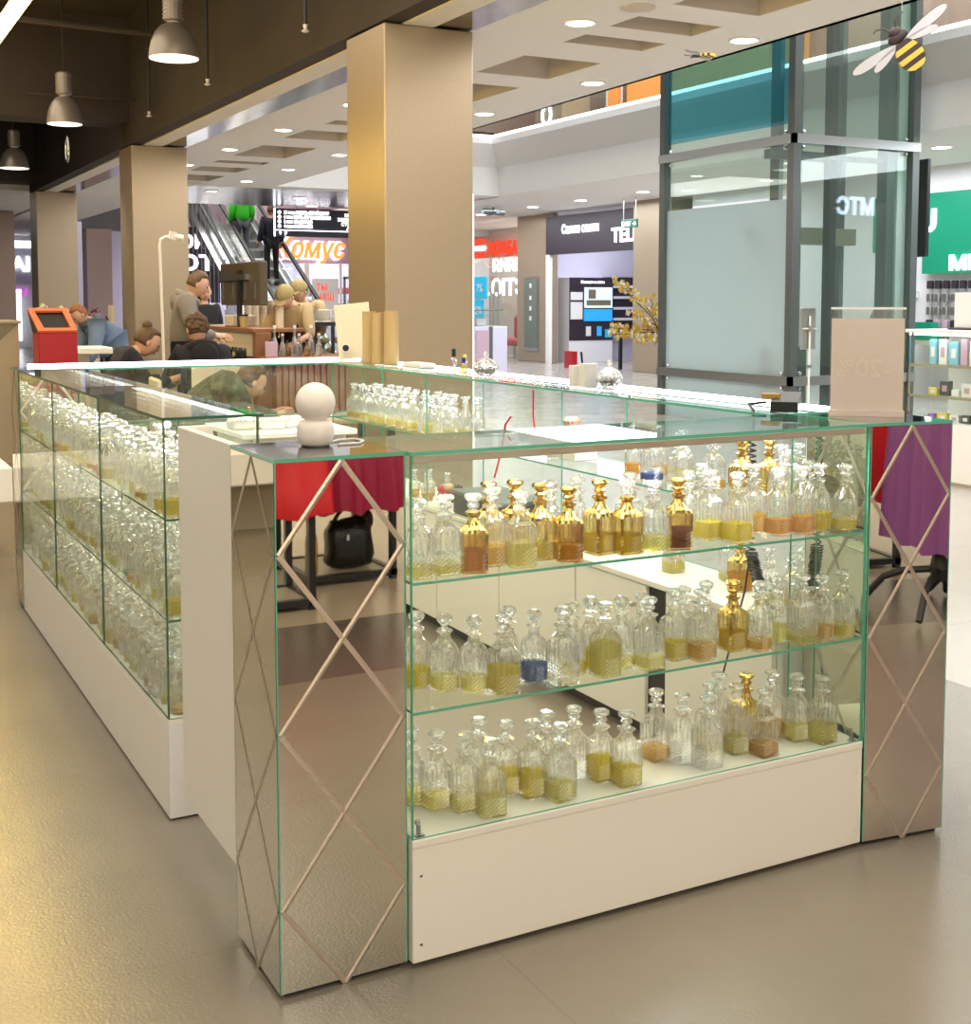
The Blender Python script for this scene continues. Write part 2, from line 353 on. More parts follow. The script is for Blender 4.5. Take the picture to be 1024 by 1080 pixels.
# dark raw ceiling over the left-hand passage and the beam that carries the white ceiling edge
mb = MB().box(-14, -10, 4.9, 2.82, 21.3, 5.1)
struct('ceiling_dark', mb, M['dark'])
struct('wall_dark_beam', B(2.803, -10, CZ, 3.503, 21.95, 5.0), M['dark'])
struct('trim_1', B(2.96, -10, CZ-.015, 3.19, 21.95, CZ), M['lip'])
struct('trim_2', B(3.19, -10, CZ-.008, 3.503, 21.95, CZ), M['grille'])
for k, (y0, z0) in enumerate(((13.75, 3.62), (21.3, 3.5))):
    struct('beam', B(-14, y0, z0, 2.803, y0+.6, 4.9), M['dark'])
# low white ceiling beyond the third column on the left, far walls
struct('ceiling_left', B(-14, 21.96, 3.4, 3.503, 46, 3.5), M['ceil'])
struct('wall_back', B(-14, 44, 0, 24, 44.3, 8), M['whitepaint'])
struct('wall_left', B(-14.3, -10, 0, -14, 46, 5), M['column'])
struct('wall_front_bounce', B(-14, -10, 0, 24, -9.7, 5), pm('cream_wall', (.82, .77, .68), .6))  # unseen pale wall added behind the camera to brighten mirrored floor reflections
# white coffered ceiling
cof = [(3.9, 4.55), (4.93, 5.3), (5.6, 5.93), (6.5, 7.35), (7.85, 8.9), (9.7, 10.05), (10.6, 10.95), (11.5, 12.3), (13.1, 14.4), (15.0, 15.35), (15.9, 16.6), (17.2, 18.2)]
cx0, cx1 = 4.3, 5.04
def edgeX(y): return 5.75+.049*(y-6.9)
mb = MB()
mb.box(3.503, -10, CZ, cx0, 46, CZ+.5)
ys = [-10]+[q for c in cof for q in c]+[46]
for a, b in zip(ys[0::2], ys[1::2]): mb.box(cx0, a, CZ, cx1, b, CZ+.5)
mb.prism([(cx1, -10), (edgeX(-10), -10), (edgeX(18.5), 18.5), (cx1, 18.5)], CZ, CZ+.5)
mb.box(cx1, 18.61, CZ, 10.65, 19.0, CZ+.5)
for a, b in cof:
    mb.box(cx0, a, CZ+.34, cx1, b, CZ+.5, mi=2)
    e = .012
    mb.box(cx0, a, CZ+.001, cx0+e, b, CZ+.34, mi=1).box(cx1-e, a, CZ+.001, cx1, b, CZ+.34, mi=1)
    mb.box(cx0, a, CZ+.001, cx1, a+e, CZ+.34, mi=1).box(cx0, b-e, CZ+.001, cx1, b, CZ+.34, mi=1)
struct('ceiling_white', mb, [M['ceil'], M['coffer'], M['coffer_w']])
struct('ceiling_metal', MB().box(cx1, 19.0, CZ, 10.65, 22.9, CZ+.35), M['metalsoffit'])
struct('ceiling_right', B(10.76, -10, CZ, 24, 28.9, CZ+.3), M['ceil'])
struct('ceiling_atrium', B(-2, -10, 9.0, 24, 46, 9.2), M['whitepaint'])
# floor of the upper storey, its panels and ceiling, seen over the balcony edge
struct('floor_upper', B(10.7, -10, 4.2, 24, 44, 4.3), M['whitepaint'])
struct('ceiling_upper', MB().box(12.2, -10, 6.6, 24, 44, 6.8), M['ceil'])
struct('wall_upper', MB().box(14.5, -10, 4.3, 14.8, 44, 6.6, 0).box(5, 23.4, 4.3, 14.5, 23.6, 6.6, 0), M['column_pink'])
mb = MB().box(13.6, 14.4, 5.2, 14.49, 18.6, 6.59)
one('orange_bulkhead', mb, M['orangeceil'], 'orange lit shop bulkhead on the upper floor beside the glass lift', 'shop front')
mb = MB().box(13.2, 20.4, 4.3, 13.9, 21.5, 6.59)
one('pillar_box', mb, M['desk'], 'olive beige pillar on the upper floor behind the balcony rail', 'pillar')
mb = MB().box(14.1, 18.9, 4.3, 14.49, 20.1, 6.59, 0).box(14.05, 19.0, 4.6, 14.1, 19.4, 6.2, 1).box(14.05, 19.55, 4.5, 14.1, 19.95, 5.9, 2)
one('shop_window', mb, [M['shopwall'], M['brownpanel'], M['orangeceil']], 'white upper floor shop window with brown and orange displays', 'shop window')
mb = MB().box(13.4, 24.0, 4.5, 14.49, 30, 6.3, 0)
mb2 = MB().box(7, 23.0, 4.3, 13, 23.39, 5.2, 0)
one('dark_storefront', mb2, M['darkwin'], 'dark upper floor shop front behind the balcony corner', 'shop front')
t = thing('round_sign', 'round white ring sign on the olive pillar of the upper floor', 'sign', (13.19, 21.0, 5.35))
mb = MB(); pts = [(0, .17*math.cos(a*PI/12), .2*math.sin(a*PI/12)) for a in range(25)]; mb.tube(pts, .035, 8)
mb.build('ring', M['white_em'], t, local=True)
# balcony: lower fascia, slanted grey soffit, bright upper lip, glass rail
t = thing('balcony', 'long white balcony edge with lit lip and glass rail across the atrium', 'balcony', (10.65, -10, CZ))
prof = [(0, 0), (0, .52), (-.28, .92), (-.28, 1.08), (.1, 1.08), (.1, 0)]
mb = MB()
YB = 18.5
mb.extr([(x, z) for x, z in prof], (10.65, -10, CZ), (1, 0, 0), (0, 0, 1), (0, YB+10.1, 0))
mb.extr([(x, z) for x, z in prof], (3.6, YB, CZ), (0, 1, 0), (0, 0, 1), (7.05, 0, 0))
mb.build('fascia', M['whitepaint'], t)
MB().box(10.365, -10, CZ+1.03, 10.375, YB, CZ+1.075).box(3.6, YB-.285, CZ+1.03, 10.37, YB-.275, CZ+1.075).build('light_strip', em('balcony_led', (1, 1, 1), 5), t)
MB().box(10.42, -10, CZ+1.08, 10.435, YB-.2, CZ+1.95).box(3.6, YB-.23, CZ+1.08, 10.42, YB-.215, CZ+1.95).build('glass_rail', M['railglass'], t)
MB().box(10.40, -10, CZ+1.95, 10.455, YB-.2, CZ+1.99).box(3.6, YB-.25, CZ+1.95, 10.45, YB-.2, CZ+1.99).build('handrail', M['steel'], t)

# square clad columns along the beam
for k, y in enumerate((5.856, 13.70, 21.25)):
    mb = MB().bbox(2.803, y, 0, 3.503, y+.7, CZ-.016, .008)
    struct('column', mb, M['column'])
mb = MB().bbox(2.2, 27.5, 0, 3.28, 28.5, 3.39, .01); struct('column', mb, M['column_pink'])
mb = MB().bbox(5.83, 32.8, 0, 6.5, 33.6, 3.35, .01); struct('column', mb, M['column_pink'])

# ------------------------------------------------------------------ store fronts on the right (plane x = 13.7)
XF = 13.7
struct('wall_right', MB().box(XF+4.5, -10, 0, XF+4.8, 46, CZ, 0).box(XF, 12.0, 0, XF+4.5, 12.2, CZ, 0).box(XF, 28.6, 0, XF+4.5, 28.8, CZ, 0).box(XF+.02, 12.2, 0, XF+.3, 16.6, CZ, 0), M['shopwall'])
for y0, y1, x0 in ((17.1, 18.32, 13.585), (21.84, 23.47, 13.88)):
    struct('column', MB().bbox(x0, y0, 0, XF+(.6 if y0 < 20 else .3), y1, CZ-.002, .01), M['column'])
struct('wall_shop_divider', MB().box(XF+.6, 16.9, 0, XF+4.5, 17.1, CZ).box(XF+.6, 22.4, 0, XF+4.5, 22.6, CZ), M['violetwall'])
# phone shop with the dark band
t = thing('shop_sign', 'dark shop fascia with white glowing letters over the phone shop', 'shop sign', (XF, 20.1, 2.42))
MB().box(XF-.02, 18.33, 2.42, XF+.12, 21.83, 3.25).build('fascia_board', M['navy'], t)
text('Салон связи', .26, (XF-.03, 21.15, 2.86), '-X', M['white_em'], t, width=1.45, bold=.008)
text('TELE2', .40, (XF-.03, 19.2, 2.60), '-X', M['white_em'], t, width=1.2, bold=.012)
t = thing('exit_sign', 'small green hanging exit sign in front of the phone shop band', 'sign', (12.9, 17.9, 2.9))
mb = MB().bbox(12.88, 17.20, 2.78, 12.93, 17.72, 2.94, .01); mb.build('panel', M['signgreen'], t)
mb = MB().box(12.9, 17.25, 2.94, 12.91, 17.27, 3.36).build('hanger', M['steel'], t); MB().box(12.9, 17.65, 2.94, 12.91, 17.67, 3.36).build('hanger', M['steel'], t)
text('EXIT →', .13, (12.875, 17.69, 2.81), '-X', M['white_em'], t, width=.46)
# what stands in the phone shop
t = thing('display_wall', 'phone shop display wall with lit screens and black header', 'display', (14.95, 22.1, 0))
MB().box(14.36, 21.93, 0, 15.54, 22.38, 1.93).build('cabinet', M['shopwall'], t)
MB().box(14.36, 21.91, 1.73, 15.54, 21.93, 1.93).box(14.36, 21.92, .50, 15.54, 21.93, 1.73).build('backing', M['navy'], t)
for x0, x1, z0, z1, m, nm in ((14.75, 15.51, 1.24, 1.71, 'screen', 'screen'), (14.74, 15.51, .94, 1.21, 'screenb', 'screen'), (14.38, 14.70, .98, 1.60, 'paper', 'price_panel'), (14.8, 14.93, .60, .82, 'paper', 'phone'), (15.1, 15.22, .60, .82, 'screenb', 'phone'), (15.32, 15.5, .56, .75, 'cyan', 'phone')):
    MB().bbox(x0, 21.89, z0, x1, 21.918, z1, .006).build(nm, M[m], t)
MB().box(14.80, 21.885, 1.30, 15.46, 21.889, 1.42).box(14.85, 21.885, 1.45, 15.05, 21.889, 1.66).build('picture', M['deskd'], t)
MB().box(14.37, 21.885, 1.38, 14.71, 21.889, 1.42).build('price_line', M['navy'], t)
text('Новинки и хиты', .09, (14.66, 21.905, 1.80), '-Y', M['white_em'], t, width=.62)
struct('trim_3', B(XF-.02, 21.68, 0, XF+.06, 21.83, 2.42), M['whitepaint'])
t = thing('shelf_unit', 'dark shop shelf unit with purple price strips by the taupe pillar', 'shelf', (16, 22, 0))
MB().box(15.56, 22.05, .70, 16.6, 22.38, 1.95).build('frame', M['navy'], t)
for z in (.95, 1.2, 1.45, 1.7): MB().box(15.58, 21.95, z, 16.58, 22.05, z+.06).build('shelf', M['violetwall'], t)
one('side_panel', MB().bbox(14.1, 18.45, 0, 14.35, 18.95, 1.1, .01), M['desk'], 'beige low cabinet end at the phone shop entrance', 'cabinet')
one('door_frame', MB().box(13.8, 19.06, 0, 13.86, 19.12, 1.0).box(13.8, 18.36, 0, 13.84, 18.42, 1.0).box(13.8, 18.36, .95, 13.84, 18.6, 1.0).box(13.8, 18.36, .5, 13.84, 18.6, .55), M['black'], 'black metal security gate at the phone shop entrance', 'gate')
one('shopping_bag', MB().prism([(13.18, 19.9), (13.3, 19.9), (13.3, 20.22), (13.18, 20.22)], .0, .35), M['red'], 'dark red paper bag standing on the floor before the phone shop', 'bag', (13.24, 20.05, 0))
# information stand on the pillar
t = thing('wall_panel', 'grey green information panel with white buttons on the pillar', 'panel', (13.87, 22.9, .25))
MB().box(13.86, 22.45, .25, 13.88, 23.12, 1.95).build('panel_frame', M['steel'], t)
MB().box(13.85, 22.5, .32, 13.862, 23.07, 1.9).build('board', M['signgreen'] if 0 else pm('grey_green_board', (.16, .19, .15), .4), t)
for z in (.95, 1.18, 1.42, 1.7): MB().bbox(13.84, 22.74, z, 13.852, 22.84, z+.1, .004).build('button', M['paper'], t)
# bank branch further along
struct('wall_bank', MB().box(XF+2.2, 22.6, 0, XF+2.3, 28.6, CZ), pm('bank_wall', (.62, .53, .45), .6))
struct('window_1', MB().box(XF+.3, 23.5, 0, XF+.33, 28.6, 2.5), M['railglass'])
t = thing('shop_sign', 'red bank sign with a striped emblem above the glass front', 'shop sign', (XF-.1, 25.3, 2.45))
MB().box(XF+.25, 23.5, 2.46, XF+.28, 26.6, 3.0).build('sign_box', pm('bank_band', (.50, .30, .24), .5), t)
text('ФОРАБАНК', .46, (XF+.22, 25.0, 2.50), '-X', M['red_em'], t, width=1.9, bold=.012)
mb = MB()
for k in range(3): mb.extr([(0, .16*k), (.5, .16*k), (.58, .16*k+.06), (.5, .16*k+.12), (0, .16*k+.12)], (XF+.22, 25.65, 2.48), (0, -1, 0), (0, 0, 1), (-.03, 0, 0), mi=k % 2)
mb.build('emblem', [M['red_em'], M['pink_em']], t)
t = thing('window_lettering', 'white glowing mirror-written lettering inside the bank window', 'lettering', (XF+.9, 24.6, 1.7))
text('ЧЯИЯ', .42, (XF+.9, 24.45, 2.15), '-Xm', M['white_em'], t, width=1.5, bold=.012)
text('СТЮ.', .56, (XF+.9, 24.3, 1.55), '-Xm', M['white_em'], t, width=1.9, bold=.014)
t = thing('red_armchair', 'red armchair seen through the bank window', 'chair', (14.5, 24.9, 0))
MB().bbox(14.3, 24.4, .3, 14.9, 25.3, .48, .05).build('seat', M['redchair'], t); MB().bbox(14.8, 24.4, .45, 15.0, 25.3, 1.05, .06).build('backrest', M['redchair'], t)
for y in (24.46, 25.2): MB().box(14.36, y, 0, 14.42, y+.05, .3).build('leg', M['steel'], t)
t = thing('door_handle_set', 'tall steel door pulls on the bank glass doors', 'handle', (XF-.05, 25.0, .6))
for y in (23.95, 24.15, 24.35): MB().tube([(XF-.06, y, .75), (XF-.06, y, 1.7)], .025).build('handle', M['steel'], t)
t = thing('standee', 'bright cyan poster stand left of the bank doors', 'poster', (12.6, 23.0, 0))
MB().bbox(12.58, 22.6, 1.45, 12.62, 23.35, 1.95, .01).bbox(12.58, 22.75, .7, 12.62, 23.4, 1.43, .01).build('poster', M['cyan'], t)
MB().box(12.62, 23.0, 0, 12.66, 23.1, 1.9).build('stand', M['steel'], t)
text('7%', .26, (12.57, 23.05, 1.6), '-X', M['paper'], t); text('5%', .26, (12.57, 23.1, 1.1), '-X', M['paper'], t)
t = thing('terminal_counter', 'small white sales counter with a glass top box before the bank', 'counter', (10.4, 19.6, 0))
MB().bbox(10.2, 18.6, 0, 10.9, 20.2, .92, .01).build('cabinet', M['violetwall'], t)
MB().bbox(10.22, 18.58, .2, 10.5, 18.6, .85, .004).build('screen', M['lilac'], t)
MB().box(10.5, 18.59, 0, 10.58, 18.6, .92).build('divider', M['steeld'], t)
MB().box(10.25, 18.7, .92, 10.85, 20.1, 1.22).build('glass_box', M['pane'], t)
MB().box(10.24, 18.69, 1.22, 10.86, 20.11, 1.24).build('rim', M['steeld'], t)
for k in range(4): MB().bbox(10.4, 18.9+.28*k, .925, 10.6, 19.08+.28*k, 1.08, .01).build('parcel', [M['paper'], M['cyan'], M['lilac'], M['paper']][k], t)
one('vertical_light', MB().bbox(4.765, 8.33, 0, 4.81, 8.375, 2.42, .008), em('light_bar', (1, 1, 1), 2.2), 'bright vertical light bar next to the big beige column', 'light')

# ------------------------------------------------------------------ green phone shop, far right
t = thing('shop_sign', 'green shop wall panel with big white letters at the far right', 'shop sign', (XF, 10.5, 1.7))
MB().box(XF-.05, 5, 2.14, XF, 12.0, 2.97).build('panel', M['green'], t)
MB().box(XF-.12, 5, 1.80, XF-.04, 10.95, 2.14).build('lower_panel', M['green'], t)
text('U', .44, (XF-.06, 11.10, 2.42), '-X', M['white_em'], t, bold=.02, width=.33)
text('МЕГА', .27, (XF-.14, 10.45, 1.85), '-X', M['white_em'], t, bold=.012, width=1.05)
struct('wall_green_shop', MB().box(XF, 4.5, 0, XF+.2, 12.0, CZ), M['shopwall'])
one('door_panel', MB().bbox(XF-.04, 11.2, .2, XF-.005, 11.75, 1.45, .01).box(XF-.06, 11.1, 1.45, XF-.005, 11.85, 1.55), M['whitepaint'], 'white panel with a beige cap on the wall under the green sign', 'panel')
for r in range(5):
    for k in range(9):
        one('phone', MB().bbox(XF-.09, 10.85-.15*k-.05, 1.58-.19*r, XF-.02, 10.85-.15*k+.04, 1.70-.19*r, .01), [M['navy'], M['steel'], M['steel'], M['lilac'] if k % 3 else M['navy'], M['green'] if k % 4 == 1 else M['steel']][r], 'small display phone on the white wall beneath the green shop sign', 'phone', (XF-.05, 10.85-.15*k, 1.58-.19*r), 'phones on the shop wall')
one('wall_shelf', MB().box(XF-.5, 8.6, .78, XF-.02, 11.0, .84), M['cream'], 'long cream shelf under the display phones at far right', 'shelf')
one('gift_bag', MB().prism([(XF-.45, 10.45), (XF-.3, 10.45), (XF-.3, 10.85), (XF-.45, 10.85)], .845, 1.1), M['green'], 'bright green bag on the cream shelf', 'bag', (XF-.4, 10.65, .845))

# glass show counter in front of the green shop
t = thing('glass_counter', 'tall glass showcase on a white base in front of the green shop', 'showcase', (6.85, 3.9, 0))
x0, x1, y0, y1 = 6.85, 7.35, 2.2, 4.86
MB().bbox(x0, y0, .02, x1, y1, .47, .006).build('base', M['whitepaint'], t)
MB().box(x0-.005, y0, .0, x1, y1, .02).build('plinth', M['desk'], t)
MB().box(x0, y0, .47, x0+.008, y1, 1.16).box(x0, y1-.008, .47, x1, y1, 1.16).build('glass', M['pane'], t)
MB().box(x1-.02, y0, .47, x1, y1, 1.16).build('back', M['shopwall'], t)
MB().bbox(x0-.01, y0, 1.16, x1, y1+.01, 1.185, .004).build('top', M['whitepaint'], t)
for y in (y1-.03, 2.9): MB().box(x0, y, .47, x0+.022, y+.022, 1.16).build('post', M['chrome'], t)
for z in (.66, .9): MB().box(x0+.012, y0, z, x1-.02, y1-.03, z+.012).build('glass_shelf', M['edge'] if 0 else M['pane'], t); MB().box(x0+.01, y0, z-.004, x0+.02, y1-.03, z+.016).build('shelf_rail', M['desk'], t)
MB().box(x0+.03, y0, 1.14, x0+.06, y1-.05, 1.158).build('light_strip', M['led'], t)
rnd = random.Random(3)
items = []
for z, hs in ((.912, (.18, .21)), (.672, (.05, .16)), (.471, (.04, .10))):
    y = 4.72
    while y > 3.75:
        w = rnd.uniform(.06, .1); h = rnd.uniform(*hs); items.append((z, y, w, h)); y -= w+.025
cn = ['bluebox', 'paper', 'bluebox', 'lilac', 'paper', 'steeld', 'goldpack', 'paper', 'violetpack', 'yellowpack']
where = {.912: 'top shelf', .672: 'middle shelf', .471: 'floor'}
for k, (z, y, w, h) in enumerate(items):
    c = cn[k % 10] if z > .9 else rnd.choice(cn[3:])
    o = one('packet', MB().bbox(x0+.1, y-w, z, x0+.15, y, z+h, .004).box(x0+.098, y-w*.8, z+h*.3, x0+.1, y-w*.3, z+h*.7, mi=1), [M[c], M['lilac' if k % 2 else 'paper']], 'small packet upright on the %s of the tall glass showcase' % where[z], 'packet', (x0+.12, y-w/2, z), 'packets in the showcase at right on the '+where[z])
t = thing('price_holder', 'upright white card holder on the tall glass showcase', 'card holder', (7.0, 4.42, 1.186))
MB().bbox(6.99, 4.32, 1.2, 7.01, 4.52, 1.47, .004).build('card', M['paper'], t); MB().bbox(6.94, 4.3, 1.186, 7.06, 4.54, 1.2, .004).build('foot', M['black'], t)

# ------------------------------------------------------------------ stationery store behind the escalators
YK = 30.0
struct('wall_store', MB().box(7.8, YK, 2.42, 14, YK+.3, 6.0, 0), M['lilac'])
struct('wall_store_back', MB().box(5.0, YK+4, 0, 15, YK+4.2, CZ, 0).box(5.0, YK, 0, 5.2, YK+4, CZ), M['violetwall'])
struct('ceiling_store', B(7.8, YK+.31, 3.4, 14, YK+4, 3.5), M['whitepaint'])
struct('window_2', MB().box(8.6, YK, 0, 14, YK+.04, 2.42), M['railglass'])
struct('trim_4', MB().box(11.0, YK-.03, 0, 11.12, YK, 2.42).box(12.0, YK-.03, 0, 12.06, YK, 2.42), M['whitepaint'])
t = thing('shop_sign', 'orange outlined slanted letters on the mauve wall behind the escalator', 'shop sign', (11, YK-.05, 2.5))
text('Комус', .74, (10.06, YK-.10, 2.56), '-Y', M['pink_em'], t, width=2.05, bold=.055, shear=.25, ext=.01)
text('Комус', .74, (10.09, YK-.18, 2.56), '-Y', M['orange_em'], t, width=1.98, bold=.012, shear=.25, ext=.03)
rnd = random.Random(11)
for k in range(26):
    x = 9.2+rnd.random()*4; z = .9+rnd.random()*1.1; w = rnd.uniform(.12, .35)
    one('product_display', MB().bbox(x, YK+1.2+rnd.random(), z, x+w, YK+2.3, z+w*.7, .01), M[rnd.choice(['violetpack', 'paper', 'lilac', 'red', 'navy', 'bluebox', 'paper'])], 'stationery pack on show inside the mauve shop window', 'stationery', (x, YK+1.5, z), 'stationery in the mauve shop')
t = thing('store_poster', 'white poster with red words on the mauve shop window', 'poster', (11.9, YK-.04, 1.4))
MB().bbox(11.2, YK-.04, 1.0, 11.95, YK-.01, 2.0, .006).build('sheet', M['paper'], t)
text('ТЫ\nНАШ', .26, (11.3, YK-.05, 1.68), '-Y', M['red_em'], t, width=.5)
one('round_sticker', MB().lathe([(.19, 0), (.19, .02)], 20), M['red'], 'round red sticker on the mauve shop window by the big column', 'sticker', (12.0, YK-.05, 1.05), local=True).rotation_euler = (PI/2, 0, 0)
one('frame_display', MB().box(12.1, YK-.06, .5, 13, YK-.03, .56).box(12.1, YK-.06, 2.0, 13, YK-.03, 2.06).box(12.1, YK-.06, .5, 12.16, YK-.03, 2.06).box(12.3, YK-.05, .9, 12.9, YK-.03, 1.7, mi=1), [M['steeld'], M['cyan']], 'grey framed poster with a teal picture on the mauve shop window', 'poster')
# directory board
t = thing('directory_board', 'dark hanging mall directory with white lines of text', 'sign', (9.0, 23, 2.75))
MB().bbox(7.81, 23, 2.75, 10.4, 23.1, 3.33, .008).build('panel', M['board'], t)
MB().box(7.79, 22.99, 2.75, 7.815, 23.02, 3.33).build('edge_light', M['white_em'], t); MB().box(7.815, 22.985, 2.872, 10.4, 23.0, 2.888).build('rule', M['white_em'], t)
for k, q in enumerate(('2,5 этаж МЕБЕЛЬ-СТРОЙ ЦЕНТР', '4 этаж ГРИЛЬ-БАР ШАШЛЫКОФФ', '3 этаж ЭЛЬДОРАДО', '4 этаж DDX FITNESS')):
    text(q, .098, (8.0, 22.985, 3.215-k*.095), '-Y', M['white_em'], t, width=(1.0, 1.04, .62, .63)[k], bold=.0015)
    MB().lathe([(.036, 0), (.036, .01)], 14).build('floor_mark', M['white_em'], t, local=True).matrix_basis = Matrix.Translation(Vector((7.90, 22.985, 3.248-k*.095))-t.location) @ Matrix.Rotation(PI/2, 4, 'X')
for k, q in enumerate(('МАГАЗИН', 'МАКИЯЖ', 'СТУДИЯ', 'АПТЕКА')): text(q, .098, ((9.36, 9.20, 9.28, 9.4)[k], 22.985, 3.19-k*.095), '-Y', M['white_em'], t, bold=.0015)
text('↑', .09, (7.88, 22.985, 2.785), '-Y', M['white_em'], t, bold=.002); text('P', .1, (8.01, 22.985, 2.775), '-Y', M['white_em'], t, bold=.004)
for x in (8.3, 10.0): MB().box(x, 23.04, 3.33, x+.02, 23.06, 4.28).build('hanger', M['steel'], t)

# photo shop sign left of the escalators
t = thing('shop_sign', 'white block letters on a dark photo shop front beside the escalator', 'shop sign', (7.2, 28.75, 1.5))
MB().box(6.05, 28.75, 1.35, 8.3, 28.85, 3.23).build('panel', M['navy'], t)
text('ДОР', .45, (6.89, 28.72, 2.71), '-Y', M['white_em'], t, width=1.05, bold=.014)
text('ФОТО', .50, (6.75, 28.72, 2.17), '-Y', M['white_em'], t, width=1.88, bold=.016)
one('photo_counter', MB().box(6.9, 28.55, .2, 8.0, 28.72, 1.65, 0).box(7.43, 28.53, 1.35, 7.56, 28.55, 1.52, 1).box(7.62, 28.53, 1.35, 7.75, 28.55, 1.52, 1).box(7.8, 28.53, 1.35, 7.93, 28.55, 1.52, 1), [M['shop'], M['navy']], 'bright white shop counter front with dark frames under the photo sign', 'counter')

# ------------------------------------------------------------------ far left shops
struct('wall_left_shops', MB().box(-14, 38, 0, 7.7, 38.2, 3.35), M['shopwall'])
t = thing('shop_sign', 'white letters on a bright shop front between two taupe columns', 'shop sign', (4.6, 37.9, 2))
MB().box(3.2, 37.8, 1.9, 5.3, 37.95, 3.2).build('panel', M['violetwall'], t); MB().box(3.2, 37.78, 3.0, 5.3, 37.8, 3.2).build('light', M['white_em'], t)
text('AI', .62, (4.58, 37.77, 2.3), '-Y', M['white_em'], t, width=.52, bold=.012)
text('ХМ', .34, (4.5, 37.77, 1.55), '-Y', em('purple_letter', (.5, .08, .5), 1.4), t, bold=.012)
one('light_panel', MB().box(4.68, 37.7, .2, 4.82, 37.78, 1.75), M['shop'], 'bright vertical light panel in the far left shop', 'light panel')
struct('wall_lilac', MB().box(5.65, 35.2, 0, 6.6, 35.4, 3.35), pm('pale_lilac', (.72, .68, .80), .6))
one('shop_light', MB().box(6.7, 34.6, .2, 7.4, 34.7, 2.3), M['shop'], 'bright narrow shop window beside the taupe far column', 'shop window')

# ------------------------------------------------------------------ ceiling lights
def downlight(x, y, lab, r=.105):
    t = thing('downlight', lab, 'downlight', (x, y, CZ), 0, 'round ceiling downlights')
    MB().lathe([(r*.86, -.012), (r*.86, -.004)], 20).build('lens', M['dl'], t, local=True)
    MB().lathe([(r*.88, -.006), (r, -.014), (r*1.12, -.01), (r*1.12, 0)], 20, cap=False).build('ring', M['whitepaint'], t, local=True)
dl_l = [(4.05, 5.28+2.1*k) for k in range(7)]; dl_r = [(5.45+.02*k, 5.2+2.1*k) for k in range(9)]
od = ['first', 'second', 'third', 'fourth', 'fifth', 'sixth', 'seventh', 'eighth', 'ninth', 'tenth', 'eleventh', 'twelfth', 'thirteenth', 'fourteenth', 'fifteenth', 'sixteenth', 'seventeenth', 'eighteenth', 'nineteenth', 'twentieth']
od += ['twenty-'+q for q in od[:9]]+['thirtieth']+['thirty-'+q for q in od[:9]]
for k, (x, y) in enumerate(dl_l):
    if abs(y-7.38) > .2: downlight(x, y, 'lit ceiling downlight, %s from the front in the row along the beam' % od[k])
for k, (x, y) in enumerate(dl_r): downlight(x, y, 'lit ceiling downlight, %s from the front in the row along the atrium edge' % od[k])
for k, (x, y) in enumerate(((12.45, 16.4), (12.5, 18.54), (12.56, 20.49), (12.68, 23.04), (14.0, 22.69))): downlight(x, y, 'lit ceiling downlight, %s from the lift in the soffit before the phone shop' % od[k], .13)
for k, (x, y) in enumerate(((11.98, 9.2), (15.6, 12.26), (11.98, 6.9))): downlight(x, y, 'lit ceiling downlight, %s in the soffit near the green shop' % od[k], .13)
for k, (x, y) in enumerate(((7.5, 20.6), (9.2, 21.0), (8.4, 22.4))): downlight(x, y, 'lit ceiling downlight, %s in the grey violet metal soffit' % od[k], .14)
for k, (x, y, c) in enumerate(((4.15, 4.72, 0), (4.6, 10.3, 0))):
    one('ceiling_speaker', MB().lathe([(.12, 0), (.12, -.008), (.1, -.012)], 18), M['coffer'], 'flat round grey ceiling speaker '+('near the front coffers' if k == 0 else 'further back past the big column'), 'speaker', (x, y, CZ), local=True)
one('track_spot', MB().tube([(0, 0, 0), (0, 0, -.08)], .02).tube([(-.25, 0, -.09), (.25, 0, -.11)], .06).tube([(0, -.2, -.1), (0, .2, -.12)], .05), M['steeld'], 'grey cluster of ceiling spots in the soffit before the bank', 'spotlight', (11.9, 21.0, CZ), local=True)

# ------------------------------------------------------------------ pendant lamps, pipes and cables under the dark ceiling
def pendant(x, y, z, lab, d=.44):
    t = thing('pendant_lamp', lab, 'lamp', (x, y, z), 0, 'grey industrial pendant lamps')
    r = d/2
    prof = [(r, 0), (r*.98, .06), (r*.90, .14), (r*.74, .22), (r*.5, .28), (r*.24, .305), (.05, .31)]
    MB().lathe(prof, 28, cap=False).build('lamp_shade', M['lampshade'], t, smooth=True, local=True)
    MB().lathe([(q*.97, w-.006) for q, w in prof], 28, cap=False).build('reflector', M['lampinner'], t, smooth=True, local=True)
    MB().lathe([(r*.86, .055), (r*.86, .062)], 24).build('lens', em('lamp_lens', (1, .90, .86), 2.2), t, local=True)
    mb = MB().lathe([(.045, .31), (.085, .33), (.085, .55), (.06, .57)], 16)
    for k in range(6): mb.lathe([(.092, .34+.035*k), (.092, .352+.035*k)], 16)
    mb.build('gear_housing', M['lampshade'], t, local=True)
    MB().tube([(0, 0, .57), (0, 0, 4.9-z)], .008, 6).build('cable', M['black'], t, local=True)
pendant(2.13, 8.95, 3.55, 'grey pendant lamp, the largest and nearest of the three hanging at left')
pendant(1.78, 12.37, 3.37, 'grey pendant lamp, the middle one of the three hanging at left', .38)
pendant(2.0, 17.9, 3.4, 'grey pendant lamp, the farthest of the three, by the picture edge', .42)
def pipe(pts, r, lab, nm='ceiling_pipe', m='dark', cat='pipe'): one(nm, MB().tube(pts, r, 8), M[m], lab, cat)
